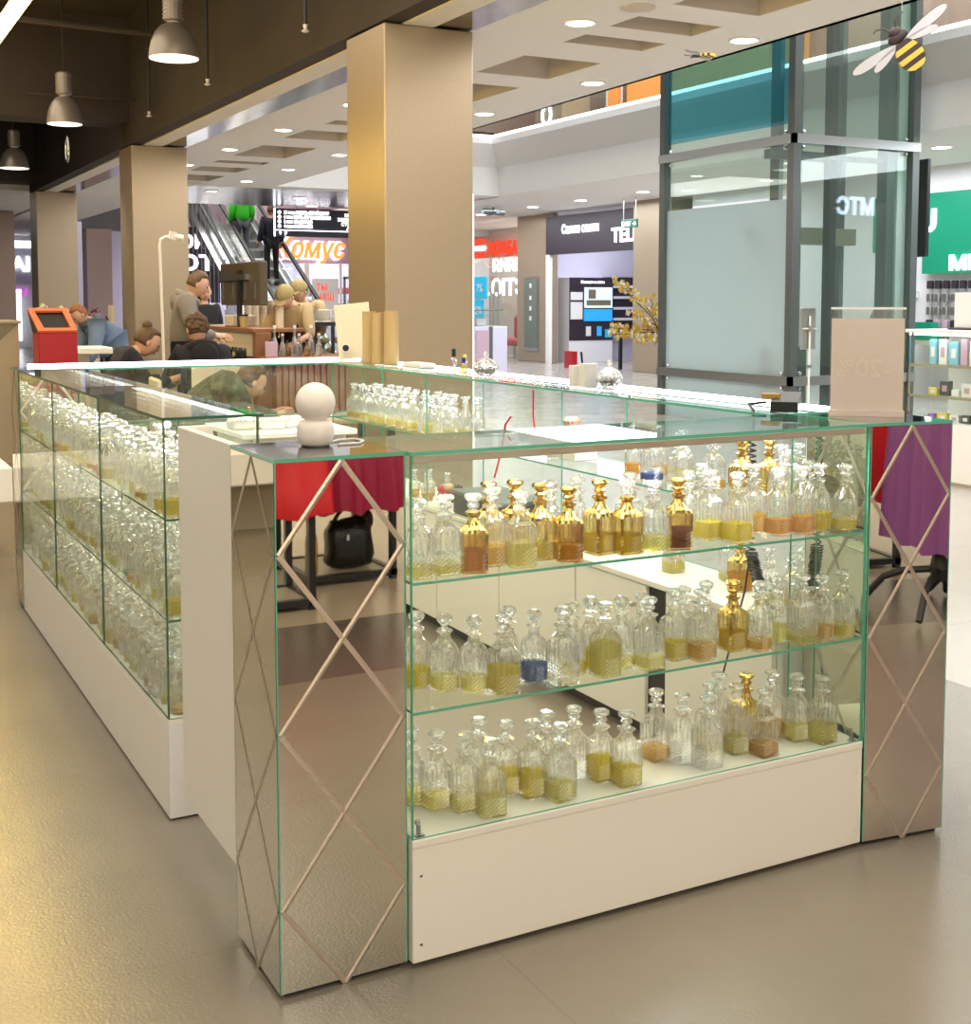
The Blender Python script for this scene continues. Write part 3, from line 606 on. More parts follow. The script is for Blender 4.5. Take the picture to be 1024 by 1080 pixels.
for k, (y, z) in enumerate(((7.15, 3.5), (9.9, 3.5), (12.3, 3.5))):
    t = thing('sprinkler_drop', 'thin black sprinkler drop pipe, %s from the front along the dark beam' % od[k], 'sprinkler', (2.70, y, z))
    MB().tube([(2.70, y, z+.06), (2.70, y, 4.9)], .014, 6).build('pipe', M['black'], t)
    MB().lathe([(.02, 0), (.035, .01), (.012, .025), (.02, .06)], 10, (2.70, y, z)).build('head', M['whitepaint'], t)
pipe([(-3, 11.5, 4.35), (2.79, 11.2, 4.2)], .03, 'dark pipe crossing under the ceiling behind the nearest pendant lamp')
pipe([(-3, 9.5, 4.62), (1.0, 9.7, 4.56), (1.4, 9.7, 4.5), (2.79, 10.0, 4.45)], .02, 'thin dark conduit running along the dark ceiling at upper left')
one('cable_coil', MB().tube([(2.76, 8.6+.11*math.cos(a*.55), 4.3+.18*math.sin(a*.55)+.006*a) for a in range(40)], .016, 6), M['black'], 'coil of black cable hanging on the dark beam beside the nearest lamp', 'cable')
one('cable_coil', MB().tube([(1.84, 12.6+.09*math.cos(a*.6), 3.12+.14*math.sin(a*.6)+.0) for a in range(34)], .012, 6), M['steel'], 'small grey cable coil hanging below the middle pendant lamp', 'cable')
pipe([(1.5, 13.4, 3.0+.85), (2.79, 13.4, 3.85)], .025, 'short horizontal pipe on the beam near the second column')
one('tube_light', MB().tube([(.19, 1.5, 2.9), (.19, 13.5, 2.9)], .04, 10), M['yellowtube'], 'glowing warm yellow tube light cut by the upper left corner', 'light')
for y in (2.2, 12.8): pipe([(.19, y, 2.94), (.19, y, 4.9)], .006, 'thin wire holding the %s end of the yellow tube light' % ('near' if y < 5 else 'far'), 'suspension_wire', 'black', 'wire')
# ================================================================== THE KIOSK
H = 1.10
def vset(p, q): return Vector(p), Vector(q)

def mirror_pillar(a, ux, w, d, label, sides):
    """square pillar clad in bevelled mirror; a = front left corner, ux = unit vector along the front"""
    t = thing('mirrored_pillar', label, 'pillar', (a[0], a[1], 0))
    ux = Vector((ux[0], ux[1], 0)).normalized(); uy = Vector((-ux.y, ux.x, 0)); uz = Vector((0, 0, 1)); A = Vector((a[0], a[1], 0))
    def P(x, y, z): return A+ux*x+uy*y+uz*z
    def bx(mb, x0, y0, z0, x1, y1, z1, mi=0):
        return mb.add([P(x, y, z) for z in (z0, z1) for y in (y0, y1) for x in (x0, x1)], [(0, 2, 3, 1), (4, 5, 7, 6), (0, 1, 5, 4), (2, 6, 7, 3), (0, 4, 6, 2), (1, 3, 7, 5)], mi)
    bx(MB(), .006, .006, .012, w-.006, d-.006, H-.009).build('core', M['white'], t)
    bx(MB(), .012, .012, 0, w-.012, d-.012, .012).build('plinth', M['black'], t)
    bx(MB(), 0, 0, H-.008, w, d, H, [0, 2, 1, 1, 1, 1]).build('mirror_top', [M['mirror'], M['edge'], M['topmirror']], t)
    hs = (H-.012)/6
    for s in sides:
        if s == 'front': mk = lambda q, z, o: P(q, -o, z); L = w
        elif s == 'left': mk = lambda q, z, o: P(-o, d-q, z); L = d
        else: mk = lambda q, z, o: P(w+o, q, z); L = d
        mb = MB(); e = .0035
        def sheet(q0, q1, z0, z1, o0, o1, mi):
            vs = [mk(q, z, o) for z in (z0, z1) for o in (o1, o0) for q in (q0, q1)]
            mb.add(vs, [(0, 2, 3, 1), (4, 5, 7, 6), (0, 1, 5, 4), (2, 6, 7, 3), (0, 4, 6, 2), (1, 3, 7, 5)], mi)
        sheet(e, L-e, .012, H-.0085, -.0055, 0, 0)
        sheet(0.0006, e, .012, H-.0085, -.0055, 0, 1); sheet(L-e, L-.0006, .012, H-.0085, -.0055, 0, 1)
        mo = mb.build('mirror_sheet', [M['mirror'], M['edge'] if s == 'front' else M['edged']], t)
        g = MB(); hw = .0055
        def line(q0, z0, q1, z1):
            dq, dz = q1-q0, z1-z0; l = math.hypot(dq, dz); nq, nz = -dz/l*hw, dq/l*hw
            g.add([mk(q0+nq, z0+nz, .0003), mk(q1+nq, z1+nz, .0003), mk((q1), (z1), .0014), mk(q0, z0, .0014), mk(q0-nq, z0-nz, .0003), mk(q1-nq, z1-nz, .0003)], [(0, 1, 2, 3), (3, 2, 5, 4)])
        for k in range(3):
            zt = H-.010-2*hs*k; zm = zt-hs; zb = zt-2*hs; i = .007
            line(L/2, zt, i, zm); line(L/2, zt, L-i, zm); line(i, zm, L/2, zb+.0); line(L-i, zm, L/2, zb)
        g.build('bevel_lines', M['groove'], mo)
    return t
M['topmirror'] = pm('dark_mirror_top', (.42, .43, .46), .03, metal=1)
mirror_pillar((0, 0), (1, 0), .2823, .2898, 'mirror-clad pillar with bevelled diamonds at the near left corner of the kiosk', ('front', 'left', 'right'))
mirror_pillar((1.5640, -.0180), (.2555, -.0321), .2575, .27, 'mirror-clad pillar with bevelled diamonds at the right end of the kiosk front', ('front', 'right', 'left'))
mirror_pillar((.026, 3.632), (1, 0), .27, .24, 'narrow mirror-clad pillar at the far left corner of the kiosk', ('front', 'left'))

GE = [M['pane'], M['edge'], M['topglass'], M['edged']]
def pane(mb, x0, y0, z0, x1, y1, z1, edge=1, face=0):
    """a sheet of glass: its two big faces clear, its narrow faces cut edges"""
    dims = (x1-x0, y1-y0, z1-z0); ax = dims.index(min(dims)); k = {2: (0, 1), 1: (2, 3), 0: (4, 5)}[ax]
    return mb.box(x0, y0, z0, x1, y1, z1, [face if i in k else edge for i in range(6)])

# ---- front showcase between the pillars
FX0, FX1, FY0, FY1 = .286, 1.5600, -.0176, .262
Z1, Z2, ZB = .8261, .5513, .2801
t = thing('display_case', 'front glass showcase with three levels of decanters between two mirrored pillars', 'showcase', (.92, .12, 0))
mb = MB().bbox(FX0, FY0, .012, FX1, FY0+.018, ZB-.018, .002).box(FX0, FY0+.018, .012, FX0+.018, FY1, ZB-.018).box(FX1-.018, FY0+.018, .012, FX1, FY1, ZB-.018).box(FX0+.018, FY1-.018, .012, FX1-.018, FY1, ZB-.018)
mb.build('base_cabinet', M['white'], t)
MB().bbox(FX0, FY0-.002, ZB-.018, FX1, FY1, ZB, .002).build('base_shelf', M['white'], t)
pane(MB(), FX0, FY0, ZB+.001, FX1, FY0+.006, H-.009).build('glass_front', GE, t)
for x in (FX0, FX1-.006): pane(MB(), x, FY0+.0065, ZB+.001, x+.006, FY1, H-.009).build('side_glass', GE, t)
for z in (Z1, Z2): pane(MB(), FX0+.007, FY0+.0065, z-.006, FX1-.007, FY1-.004, z).build('glass_shelf', GE, t)
pane(MB(), FX0-.002, FY0-.002, H-.008, FX1+.002, FY1+.03, H, face=2).build('top_glass', GE, t)
MB().bbox(FX0+.008, FY0+.008, H-.026, FX1-.008, FY0+.024, H-.0085, .002).build('rail_profile', M['beige'], t)
MB().box(FX0+.02, FY0+.026, H-.020, FX1-.02, FY0+.034, H-.0085).build('light_strip', em('case_led', (1, .97, .86), 14), t)
for x in (FX0+.012, FX1-.034):
    MB().box(x, FY0+.010, ZB, x+.022, FY0+.02, ZB+.004).box(x+.006, FY0+.010, ZB, x+.012, FY0+.02, ZB+.026).lathe([(.006, 0), (.006, .008)], 10, (x+.009, FY0+.02, ZB+.026)).build('hinge', M['steel'], t)
for x, z in ((FX0+.02, .05), (FX0+.02, .2), (FX1-.02, .05), (FX1-.02, .2)): MB().lathe([(.003, 0), (.0045, -.0015), (.003, -.002)], 8).build('screw', M['steel'], t, local=True).matrix_basis = Matrix.Translation((x-.92, FY0-.12, z)) @ Matrix.Rotation(PI/2, 4, 'X')

# ---- left showcase along the side of the kiosk
LX0, LX1, LY0, LY1 = .026, .29, .984, 3.628
t = thing('display_case', 'long glass showcase full of clear decanters along the left side of the kiosk', 'showcase', (.15, 2.3, 0))
MB().bbox(LX0, LY0+.02, .006, LX0+.018, LY1, ZB-.014, .001).box(LX1-.018, LY0+.02, .006, LX1, LY1, ZB-.014).build('base_cabinet', M['white'], t)
MB().bbox(LX0, LY0, .006, LX1, LY0+.019, ZB-.014, .001).build('end_panel', M['marble'], t)
MB().bbox(LX0, LY0, ZB-.0135, LX1, LY1, ZB, .001).build('base_shelf', M['white'], t)
ysm = [LY0+.006, 1.842, 2.745, LY1]
for a, b in zip(ysm[:-1], ysm[1:]): pane(MB(), LX0, a+.0015, ZB+.001, LX0+.006, b-.0015, H-.009, edge=3).build('glass_front', GE, t)
pane(MB(), LX0, LY0, ZB+.001, LX1, LY0+.006, H-.009, edge=3).build('end_glass', GE, t)
for a, b in zip(ysm[:-1], ysm[1:]): pane(MB(), LX1-.006, a+.002, ZB+.001, LX1, b-.002, H-.009, edge=3).build('back_glass', GE, t)
for z in (Z1, Z2): pane(MB(), LX0+.0065, LY0+.0065, z-.006, LX1-.008, LY1-.004, z, edge=3).build('glass_shelf', GE, t)
for a, b in ((LY0, 2.31), (2.312, LY1)): pane(MB(), LX0-.003, a-.003, H-.008, LX1+.012, b, H, face=2, edge=3).build('top_glass', GE, t)
MB().ball((LX0+.016, LY0+.016, H-.02), .009, 12, 8).build('corner_light', em('spot_led', (1, 1, 1), 30), t)
MB().box(LX1-.02, LY0+.03, H-.02, LX1-.012, LY1-.03, H-.0085).build('light_strip', em('case_led_b', (1, .97, .9), 10), t)
for y in (LY0+.03, LY0+.33, 1.8, 2.7, 3.4): MB().lathe([(.0035, 0), (.005, -.0015), (.003, -.0025)], 8).build('screw', M['chrome'], t, local=True).matrix_basis = Matrix.Translation((LX0-.15, y-2.3, .2)) @ Matrix.Rotation(-PI/2, 4, 'Y')
MB().box(.2, LY0+.012, ZB, .222, LY0+.024, ZB+.004).box(.208, LY0+.012, ZB, .214, LY0+.022, ZB+.03).build('hinge', M['steel'], t)
MB().box(LX0+.02, LY0+.03, 0, LX1-.02, LY1, .006).build('feet', M['black'], t)

# ---- gate panel between the left showcase and the near pillar
t = thing('gate_panel', 'smooth white gate panel hanging above the floor beside the near left mirrored pillar', 'gate', (.03, .6, .13))
MB().bbox(.022, .300, .13, .042, .815, 1.093, .002).build('panel', M['white'], t)
MB().bbox(.042, .785, .13, .105, .815, 1.093, .002).build('end_return', M['white'], t)
MB().tube([(.06, .296, .2), (.06, .296, 1.0)], .004, 8).build('hinge_rod', M['steel'], t)

# ---- right-hand row: white cupboards under a glass case
RX0, RX1, RY0, RY1 = 1.52, 1.80, .285, 3.60
RZ = .53
t = thing('display_case', 'long glass case on white cupboards along the right side of the kiosk', 'showcase', (1.66, 1.9, 0))
MB().box(RX0+.02, RY0, .05, RX1-.016, RY1, RZ-.02).build('carcass', M['white'], t)
MB().bbox(RX1-.015, RY0, .006, RX1, RY1, RZ-.02, .001).build('outer_panel', M['white'], t)
MB().box(RX0+.05, RY0+.02, 0, RX1-.03, RY1, .05).build('plinth', M['black'], t)
MB().bbox(RX0-.005, RY0, RZ-.0195, RX1, RY1, RZ, .002).build('counter_top', M['white'], t)
dy = [RY0+.004, .78, .80, 1.30, 1.31, 1.85, 1.86, 2.4, 2.41, 3.0, 3.01, RY1-.004]
for k in range(6):
    a, b = dy[2*k], dy[2*k+1]
    if k == 1:
        a = .885
    dr = MB().bbox(RX0, a, .055, RX0+.018, b, RZ-.023, .002).build('cupboard_door', M['white'], t)
    if k == 1: MB().lathe([(.004, 0), (.004, .012), (.009, .014), (.009, .022), (.005, .026)], 12).build('knob', M['steel'], dr, local=True).matrix_basis = Matrix.Translation((RX0-1.66, a+.05-1.9, .44)) @ Matrix.Rotation(-PI/2, 4, 'Y')
MB().box(RX0+.012, .802, .055, RX0+.0195, .884, RZ-.023).build('gap_shade_strip', M['black'], t)  # black strip put in for the shade of the gap between doors
for a, b in ((RY0, 1.4), (1.402, 2.5), (2.502, RY1)):
    pane(MB(), RX1-.006, a, RZ+.001, RX1, b, H-.009).build('outer_glass', GE, t)
for a, b in ((1.4, 2.5), (2.502, RY1)): pane(MB(), RX0, a, RZ+.001, RX0+.006, b, H-.009).build('inner_glass', GE, t)
pane(MB(), RX0, RY1-.006, RZ+.001, RX1, RY1, H-.009).build('end_glass', GE, t)
pane(MB(), RX0+.007, RY0, Z1-.006, RX1-.007, RY1-.008, Z1).build('glass_shelf', GE, t)
pane(MB(), RX0-.003, FY1+.036, H-.008, RX1+.003, RY1+.003, H, face=2).build('top_glass', GE, t)
MB().box(RX1-.05, FY1+.08, H, RX1-.028, RY1-.01, H+.008).build('light_strip', M['led'], t)

# ---- back row
BX0, BX1, BY0, BY1 = .30, 1.80, 3.606, 3.87
t = thing('display_case', 'glass case closing the far end of the kiosk, lit strip on top', 'showcase', (1.05, 3.74, 0))
MB().bbox(BX0, BY0, .006, BX1, BY1, .62, .002).build('base_cabinet', M['white'], t)
pane(MB(), BX0, BY1-.006, .621, BX1, BY1, H-.009).build('outer_glass', GE, t)
pane(MB(), BX0, BY0, .621, BX1-.3, BY0+.006, H-.009).build('inner_glass', GE, t)
pane(MB(), BX1-.006, BY0, .621, BX1, BY1-.007, H-.009).build('end_glass', GE, t)
pane(MB(), BX0+.007, BY0+.007, Z1-.006, BX1-.007, BY1-.008, Z1).build('glass_shelf', GE, t)
pane(MB(), BX0-.002, BY0-.002, H-.008, BX1+.003, BY1+.003, H, face=2).build('top_glass', GE, t)
MB().box(BX0-.2, BY1-.024, H, BX1-.02, BY1-.004, H+.012).build('light_strip', M['led'], t)

# ---- drawer unit inside the kiosk with the things on it
t = thing('drawer_unit', 'white drawer unit with a thin top standing inside the kiosk', 'drawers', (1.08, 3.3, 0))
MB().box(.92, 3.02, 0, 1.36, 3.58, .80).build('carcass', M['white'], t)
MB().bbox(.86, 2.98, .80, 1.40, 3.58, .825, .003).build('top', M['whitepaint'], t)
for k, z in enumerate((.06, .32, .56)): MB().bbox(.925, 3.0, z, 1.355, 3.018, z+.22, .003).build('drawer', M['white'], t)
MB().lathe([(.03, 0), (.03, .008)], 12, (1.3, 2.99, .70)).build('drawer_pull', M['steel'], t)

# ================================================================== DECANTERS
def sqf(p, flute=0, n=32):
    def f(th, j, i):
        c, s = abs(math.cos(th)), abs(math.sin(th)); r = 1/((c**p+s**p)**(1/p))
        return r
    return f
def dec_meshes(kind):
    """square: square body; round: cylinder; squat: low wide body; gold: square body, gold shoulder and edges; tall: slim round"""
    n = 32; w = .0305
    if kind in ('square', 'gold', 'golda'):
        base = [(w*.93, 0), (w, .003)]+[(w, .006+.0048*k) for k in range(9)]+[(w, .085), (w*.98, .089)]
        sh = [(w*.98, .089), (w*.86, .0965), (w*.62, .1045), (.0135, .113), (.0115, .121)]; p = 9
    elif kind == 'round':
        base = [(w*.9, 0), (w, .003)]+[(w, .006+.0048*k) for k in range(8)]+[(w, .078), (w*.98, .083)]
        sh = [(w*.98, .083), (w*.94, .091), (w*.82, .099), (w*.60, .106), (.0135, .112), (.0115, .121)]; p = 2.6
    elif kind == 'slim':
        w = .0235
        base = [(w*.9, 0), (w, .003)]+[(w, .006+.0048*k) for k in range(8)]+[(w, .082), (w*.97, .088)]
        sh = [(w*.97, .088), (w*.8, .1), (w*.58, .108), (.0115, .117), (.0105, .122)]; p = 2
    elif kind == 'dome':
        w = .0325
        base = [(w*.8, 0), (w*.95, .004)]+[(w*(.96+.005*k), .007+.0045*k) for k in range(8)]+[(w, .062), (w*.97, .072)]
        sh = [(w*.97, .072), (w*.88, .084), (w*.66, .097), (.0135, .110), (.0115, .119)]; p = 2
    zt = sh[-1][1]
    nb = len(base)
    def rf(th, j, i):
        c, s = abs(math.cos(th)), abs(math.sin(th)); r = 1/((c**p+s**p)**(1/p))
        if 2 <= j < nb-2: r *= 1-.075*((i+j) % 2)           # diamond cut at the foot
        elif j >= nb-2 and j < nb: r *= 1-.05*(i % 2)        # flutes up the walls
        return r
    prof = base+sh[1:]+[(.0125, zt+.004), (.017, zt+.007), (.017, zt+.011), (.010, zt+.014)]
    if kind in ('gold', 'golda'):
        # body glass up to the shoulder, gold above and along the four edges
        mb = MB().lathe(base, n, rf=rf)
        k = 0
        for fi, f in enumerate(mb.f):
            if len(f) > 4: continue
            i = fi % n; th = (i+1)*2*PI/n
            if abs(((th-PI/4+PI/8) % (PI/2))-PI/8) < .12: mb.m[fi] = 1
        body = mb.mesh('bottle_body', [M['crystal_amber' if kind == 'golda' else 'crystal_brown'], M['gold']])
        col = MB().lathe([(q*1.01, z) for q, z in sh]+[(.0135, zt+.004), (.018, zt+.007), (.018, zt+.012), (.011, zt+.015)], n, rf=lambda th, j, i: (1/((abs(math.cos(th))**(9 if j < 2 else 2)+abs(math.sin(th))**(9 if j < 2 else 2))**(1/(9 if j < 2 else 2))))*(1-.04*(i % 2) if j < 4 else 1)).mesh('gold_collar', M['gold'])
    else:
        mb = MB().lathe(prof, n, rf=rf); col = None
        for fi, f in enumerate(mb.f):
            if len(f) > 4: continue
            j, i = divmod(fi, n)
            if (2 <= j < nb-3 and (i+j) % 2 == 0) or (j == nb-3 and i % 2 == 0): mb.m[fi] = 1
        body = mb.mesh('bottle_body', [M['crystal'], M['crystal_cut']])
    zs = zt+.0145
    sp = [(.008, zs), (.0085, zs+.004), (.0135, zs+.008), (.0145, zs+.012), (.0105, zs+.017), (.011, zs+.019), (.0185, zs+.025), (.0205, zs+.029), (.019, zs+.033), (.013, zs+.036)]
    sp2 = [(.007, zs), (.0075, zs+.006), (.012, zs+.011), (.0175, zs+.018), (.0185, zs+.024), (.0125, zs+.031), (.008, zs+.033)]
    sm = M['gold'] if kind in ('gold', 'golda') else M['stopper']
    stop = MB().lathe(sp if kind in ('square', 'gold', 'golda', 'dome') else sp2, 12).mesh('stopper', sm)
    return dict(body=body, col=col, stop=stop, w=w, p=p, top=base[-1][1])
DEC = {k: dec_meshes(k) for k in ('square', 'round', 'slim', 'dome', 'gold', 'golda')}
STOP_G = MB().lathe([(.008, .1365), (.0085, .1405), (.0135, .1445), (.0145, .1485), (.0105, .1535), (.011, .1555), (.0185, .1615), (.0205, .1655), (.019, .1695), (.013, .1725)], 12).mesh('stopper', M['stopper'])
LQC = {}
def liq(kind, col, lev):
    lev = round(lev, 2); key = (kind, col, lev)
    if key not in LQC:
        d = DEC[kind]; w = d['w']*.90; p = d['p']; z1 = .006+lev*(d['top']-.006)
        LQC[key] = MB().lathe([(w*.9, .005), (w, .008), (w, z1)], 20, rf=sqf(p)).mesh('liquid', LIQ[col])
    return LQC[key]
DECN = {}
def decanter(kind, x, y, z, rot, col, lev, label, group, stopper='', sc=1):
    d = DEC[kind]
    t = thing('decanter', label, 'decanter', (x, y, z), rot, group); t.scale = (sc, sc, sc)
    link('bottle_body', d['body'], t)
    if d['col']: link('gold_collar', d['col'], t)
    if stopper != 'none': link('stopper', STOP_G if stopper == 'clear' else d['stop'], t)
    if col: link('liquid', liq(kind, col, lev), t)
    return t
WORD = dict(square='square', round='round', slim='slim', dome='dome shouldered', gold='gold necked', golda='gold necked')
CW = dict(yellow='yellow', pale='pale yellow', amber='amber', orange='orange', blue='deep blue', green='green', red='red', brown='dark brown', navy='dark blue', pink='pinkish')

# front showcase: (kind, x, y, liquid, level) worked out on each shelf from the photograph's bottles
F = {}
F['top'] = [('round', 0.328, 0.034, 'pale', 0.25), ('square', 0.393, 0.042, 'pale', 0.2), ('gold', 0.456, 0.031, 'amber', 0.55), ('square', 0.525, 0.074, 'amber', 0.45), ('golda', 0.570, 0.173, '', 0), ('square', 0.574, 0.032, 'pale', 0.6), ('golda', 0.634, 0.163, '', 0), ('golda', 0.654, 0.082, 'pale', 0.4), ('dome', 0.722, 0.148, 'pale', 0.2), ('gold', 0.700, 0.036, 'amber', 0.4), ('slim', 0.807, 0.167, 'brown', 0.5), ('golda', 0.804, 0.067, 'yellow', 0.5), ('golda', 0.862, 0.041, 'yellow', 0.5), ('square', 0.946, 0.149, 'pale', 0.3), ('square', 0.925, 0.024, 'pale', 0.4), ('gold', 1.000, 0.030, 'brown', 0.55), ('slim', 1.112, 0.138, 'pale', 0.3), ('square', 1.140, 0.088, 'yellow', 0.45), ('square', 1.198, 0.197, 'pale', 0.4), ('square', 1.175, 0.027, 'yellow', 0.5), ('square', 1.291, 0.107, 'amber', 0.5), ('round', 1.326, 0.052, 'orange', 0.45), ('round', 1.391, 0.040, 'orange', 0.5), ('dome', 1.462, 0.055, 'yellow', 0.6), ('dome', 1.520, 0.024, 'yellow', 0.35), ('slim', 1.520, 0.157, 'pale', 0.2)]
F['middle'] = [('round', 0.376, 0.152, 'yellow', 0.5), ('round', 0.422, 0.104, 'pale', 0.35), ('round', 0.476, 0.067, 'pale', 0.35), ('square', 0.528, 0.027, 'yellow', 0.65), ('slim', 0.577, 0.091, 'navy', 0.5), ('round', 0.628, 0.065, 'blue', 0.5), ('square', 0.679, 0.024, '', 0), ('round', 0.733, 0.071, 'yellow', 0.3), ('slim', 0.794, 0.089, 'yellow', 0.5), ('square', 0.795, 0.026, 'pale', 0.85), ('round', 0.867, 0.067, 'pale', 0.2), ('square', 0.917, 0.026, 'pale', 0.3), ('round', 0.940, 0.089, '', 0), ('square', 1.017, 0.061, 'yellow', 0.45), ('round', 1.072, 0.097, 'pale', 0.3), ('square', 1.070, 0.027, 'amber', 0.4), ('round', 1.138, 0.095, 'pale', 0.2), ('golda', 1.192, 0.058, 'yellow', 0.5), ('round', 1.248, 0.025, 'amber', 0.25), ('round', 1.332, 0.064, 'pale', 0.5), ('slim', 1.413, 0.073, 'pale', 0.2), ('square', 1.384, 0.024, 'pale', 0.2), ('round', 1.452, 0.027, 'amber', 0.4), ('round', 1.520, 0.024, 'yellow', 0.3)]
F['bottom'] = [('square', 0.375, 0.176, 'pale', 0.3), ('square', 0.412, 0.124, 'pale', 0.3), ('square', 0.462, 0.084, 'pale', 0.25), ('square', 0.540, 0.166, 'pale', 0.2), ('square', 0.499, 0.032, 'pale', 0.45), ('square', 0.589, 0.124, 'yellow', 0.6), ('square', 0.637, 0.082, 'yellow', 0.6), ('square', 0.704, 0.135, '', 0), ('square', 0.679, 0.034, 'pale', 0.4), ('square', 0.775, 0.127, '', 0), ('square', 0.827, 0.089, 'yellow', 0.6), ('square', 0.862, 0.036, 'yellow', 0.45), ('square', 1.019, 0.135, 'amber', 0.3), ('square', 1.065, 0.090, '', 0), ('square', 1.100, 0.036, '', 0), ('square', 1.178, 0.125, 'pale', 0.2), ('square', 1.250, 0.179, '', 0), ('square', 1.224, 0.079, 'pale', 0.4), ('golda', 1.307, 0.141, 'yellow', 0.5), ('square', 1.272, 0.031, 'orange', 0.3), ('square', 1.385, 0.131, 'amber', 0.4), ('square', 1.422, 0.079, 'pale', 0.4), ('square', 1.468, 0.034, 'pale', 0.5)]
SHELF = {'top': Z1, 'middle': Z2, 'bottom': ZB}
rnd = random.Random(21)
def look(kind, col):
    s = WORD[kind]
    return (('%s filled ' % CW[col].replace(' ', '-')) if col else 'empty ')+s.replace('dome shouldered', 'domed').replace('gold necked', 'gold-necked')+' decanter'
for sh, L in F.items():
    for k, (kind, x, y, c, l) in enumerate(sorted(L, key=lambda q: q[1])):
        decanter(kind, x, y, SHELF[sh]+.0005, rnd.uniform(-.12, .12) if kind != 'gold' else -.35, c, l,
                 '%s, %s from left on %s shelf of front showcase' % (look(kind, c), od[k], sh), 'decanters in the front showcase, %s shelf' % sh,
                 stopper='clear' if (kind in ('gold', 'golda') and k in (2, 12)) else '', sc=rnd.uniform(.97, 1.02))
# left showcase: two rows on each of the three levels, counted from the near end
for sh in ('top', 'middle', 'bottom'):
    for row, x0 in (('outer', .072), ('inner', .150), ('back', .228)):
        n = 28 if row != 'back' else 9
        for k in range(n):
            if row == 'back': y = 1.06+k*.105+rnd.uniform(-.012, .012)
            else: y = 1.045+k*(2.49/27.4)+rnd.uniform(-.01, .01)+(0 if row == 'outer' else .012)
            kind = rnd.choice(['square', 'round', 'square', 'round', 'dome', 'slim'])
            c, l = rnd.choice([('pale', .3), ('pale', .2), ('', 0), ('pale', .4), ('yellow', .35), ('', 0), ('amber', .2), ('pale', .25), ('orange', .22), ('', 0)])
            if row == 'outer' and sh == 'top' and k == 0: kind, c, l = 'square', 'yellow', .5
            if row == 'outer' and sh == 'middle' and k == 0: kind, c, l = 'square', 'yellow', .45
            if row == 'outer' and sh == 'middle' and k == 6: c, l = 'green', .2
            if row == 'outer' and sh == 'bottom' and k in (3, 8): c, l = 'pink', .25
            decanter(kind, x0+rnd.uniform(-.008, .008), y, SHELF[sh]+.0005, rnd.uniform(-.2, .2), c, l,
                     '%s, %s from near end, %s row, %s shelf, left showcase' % (look(kind, c), od[k], row, sh), 'decanters in the left showcase, %s shelf' % sh, sc=rnd.uniform(.95, 1.03))
# right-hand case
RR = [(1.62, 1.10, 'dome', 'orange', .55), (1.70, 1.06, 'slim', 'amber', .4), (1.60, .97, 'square', 'blue', .25), (1.66, .885, 'square', 'pale', .5), (1.60, .82, 'square', '', 0), (1.66, .73, 'square', 'amber', .3),
      (1.70, .63, 'golda', '', 0), (1.63, .56, 'golda', '', 0), (1.71, .53, 'golda', '', 0), (1.66, .42, 'square', 'pale', .3), (1.73, .43, 'square', 'pale', .5), (1.60, .34, 'dome', '', 0)]
for k, (x, y, kind, c, l) in enumerate(RR):
    decanter(kind, x, y, Z1+.0005, rnd.uniform(-.2, .2), c, l, '%s, %s from far end of near group, upper shelf, right case' % (look(kind, c), od[k]), 'decanters in the right case, near group')
RL = [(1.73, 1.02, 'dome', 'amber', .4), (1.66, .93, 'square', 'pale', .3), (1.74, .74, 'square', 'pale', .2), (1.68, .62, 'golda', 'amber', .6), (1.62, .42, 'square', 'pale', .3), (1.71, .40, 'square', 'amber', .4), (1.62, .33, 'round', 'yellow', .3), (1.74, .335, 'round', 'red', .4)]
for k, (x, y, kind, c, l) in enumerate(RL):
    decanter(kind, x, y, RZ+.0005, rnd.uniform(-.2, .2), c, l, '%s, %s from far end on the white counter, right case' % (look(kind, c), od[k]), 'decanters on the white counter of the right case')
k = 0
for y in (3.52, 3.42, 3.31, 3.21, 3.11, 3.0, 2.90, 2.80, 2.70, 2.6, 2.5, 2.4):
    for x in (1.60, 1.71):
        kind = rnd.choice(['square', 'round', 'dome', 'square']); c, l = rnd.choice([('pale', .4), ('yellow', .35), ('', 0), ('pale', .3), ('pale', .5)])
        if y > 3.4: c, l = 'amber', .25
        decanter(kind, x+rnd.uniform(-.012, .012), y+rnd.uniform(-.012, .012), Z1+.0005, rnd.uniform(-.3, .3), c, l, '%s, %s from back corner, %s row, right case' % (look(kind, c), od[k//2], 'inner' if x < 1.65 else 'outer'), 'decanters in the right case, far group'); k += 1
for k, (x, y) in enumerate(((1.58, 2.75), (1.64, 2.72), (1.58, 2.62), (1.66, 2.58))):
    decanter('square', x, y, RZ+.0005, 0, 'amber', .5, 'small square amber bottle, %s of four on the counter behind the black box' % od[k], 'small amber bottles on the counter', sc=.72)
# ================================================================== THINGS ON AND IN THE KIOSK
t = thing('globe_lamp', 'white matt globe on a rounded white base on the near left pillar top', 'lamp', (.157, .187, H))
MB().lathe([(.028, 0), (.036, .006), (.0395, .02), (.0395, .04), (.035, .052), (.02, .056)], 28, (.157, .187, H)).build('base', M['porcelain'], t, smooth=True)
MB().ball((.157, .187, H+.093), .043, 28, 18).build('globe', M['porcelain'], t, smooth=True)
pts = [(.157+.03+.085*(1-math.cos(a))*.5*1.6, .19+.03*math.sin(a)+.02, H+.003) for a in [k*PI/14 for k in range(26)]]
one('white_cable', MB().tube([(.185, .20, H+.003), (.23, .24, H+.003), (.27, .245, H+.003), (.272, .20, H+.003), (.25, .165, H+.003), (.20, .165, H+.003)], .003, 6), M['cable'], 'flat loop of white cable lying beside the white globe', 'cable')
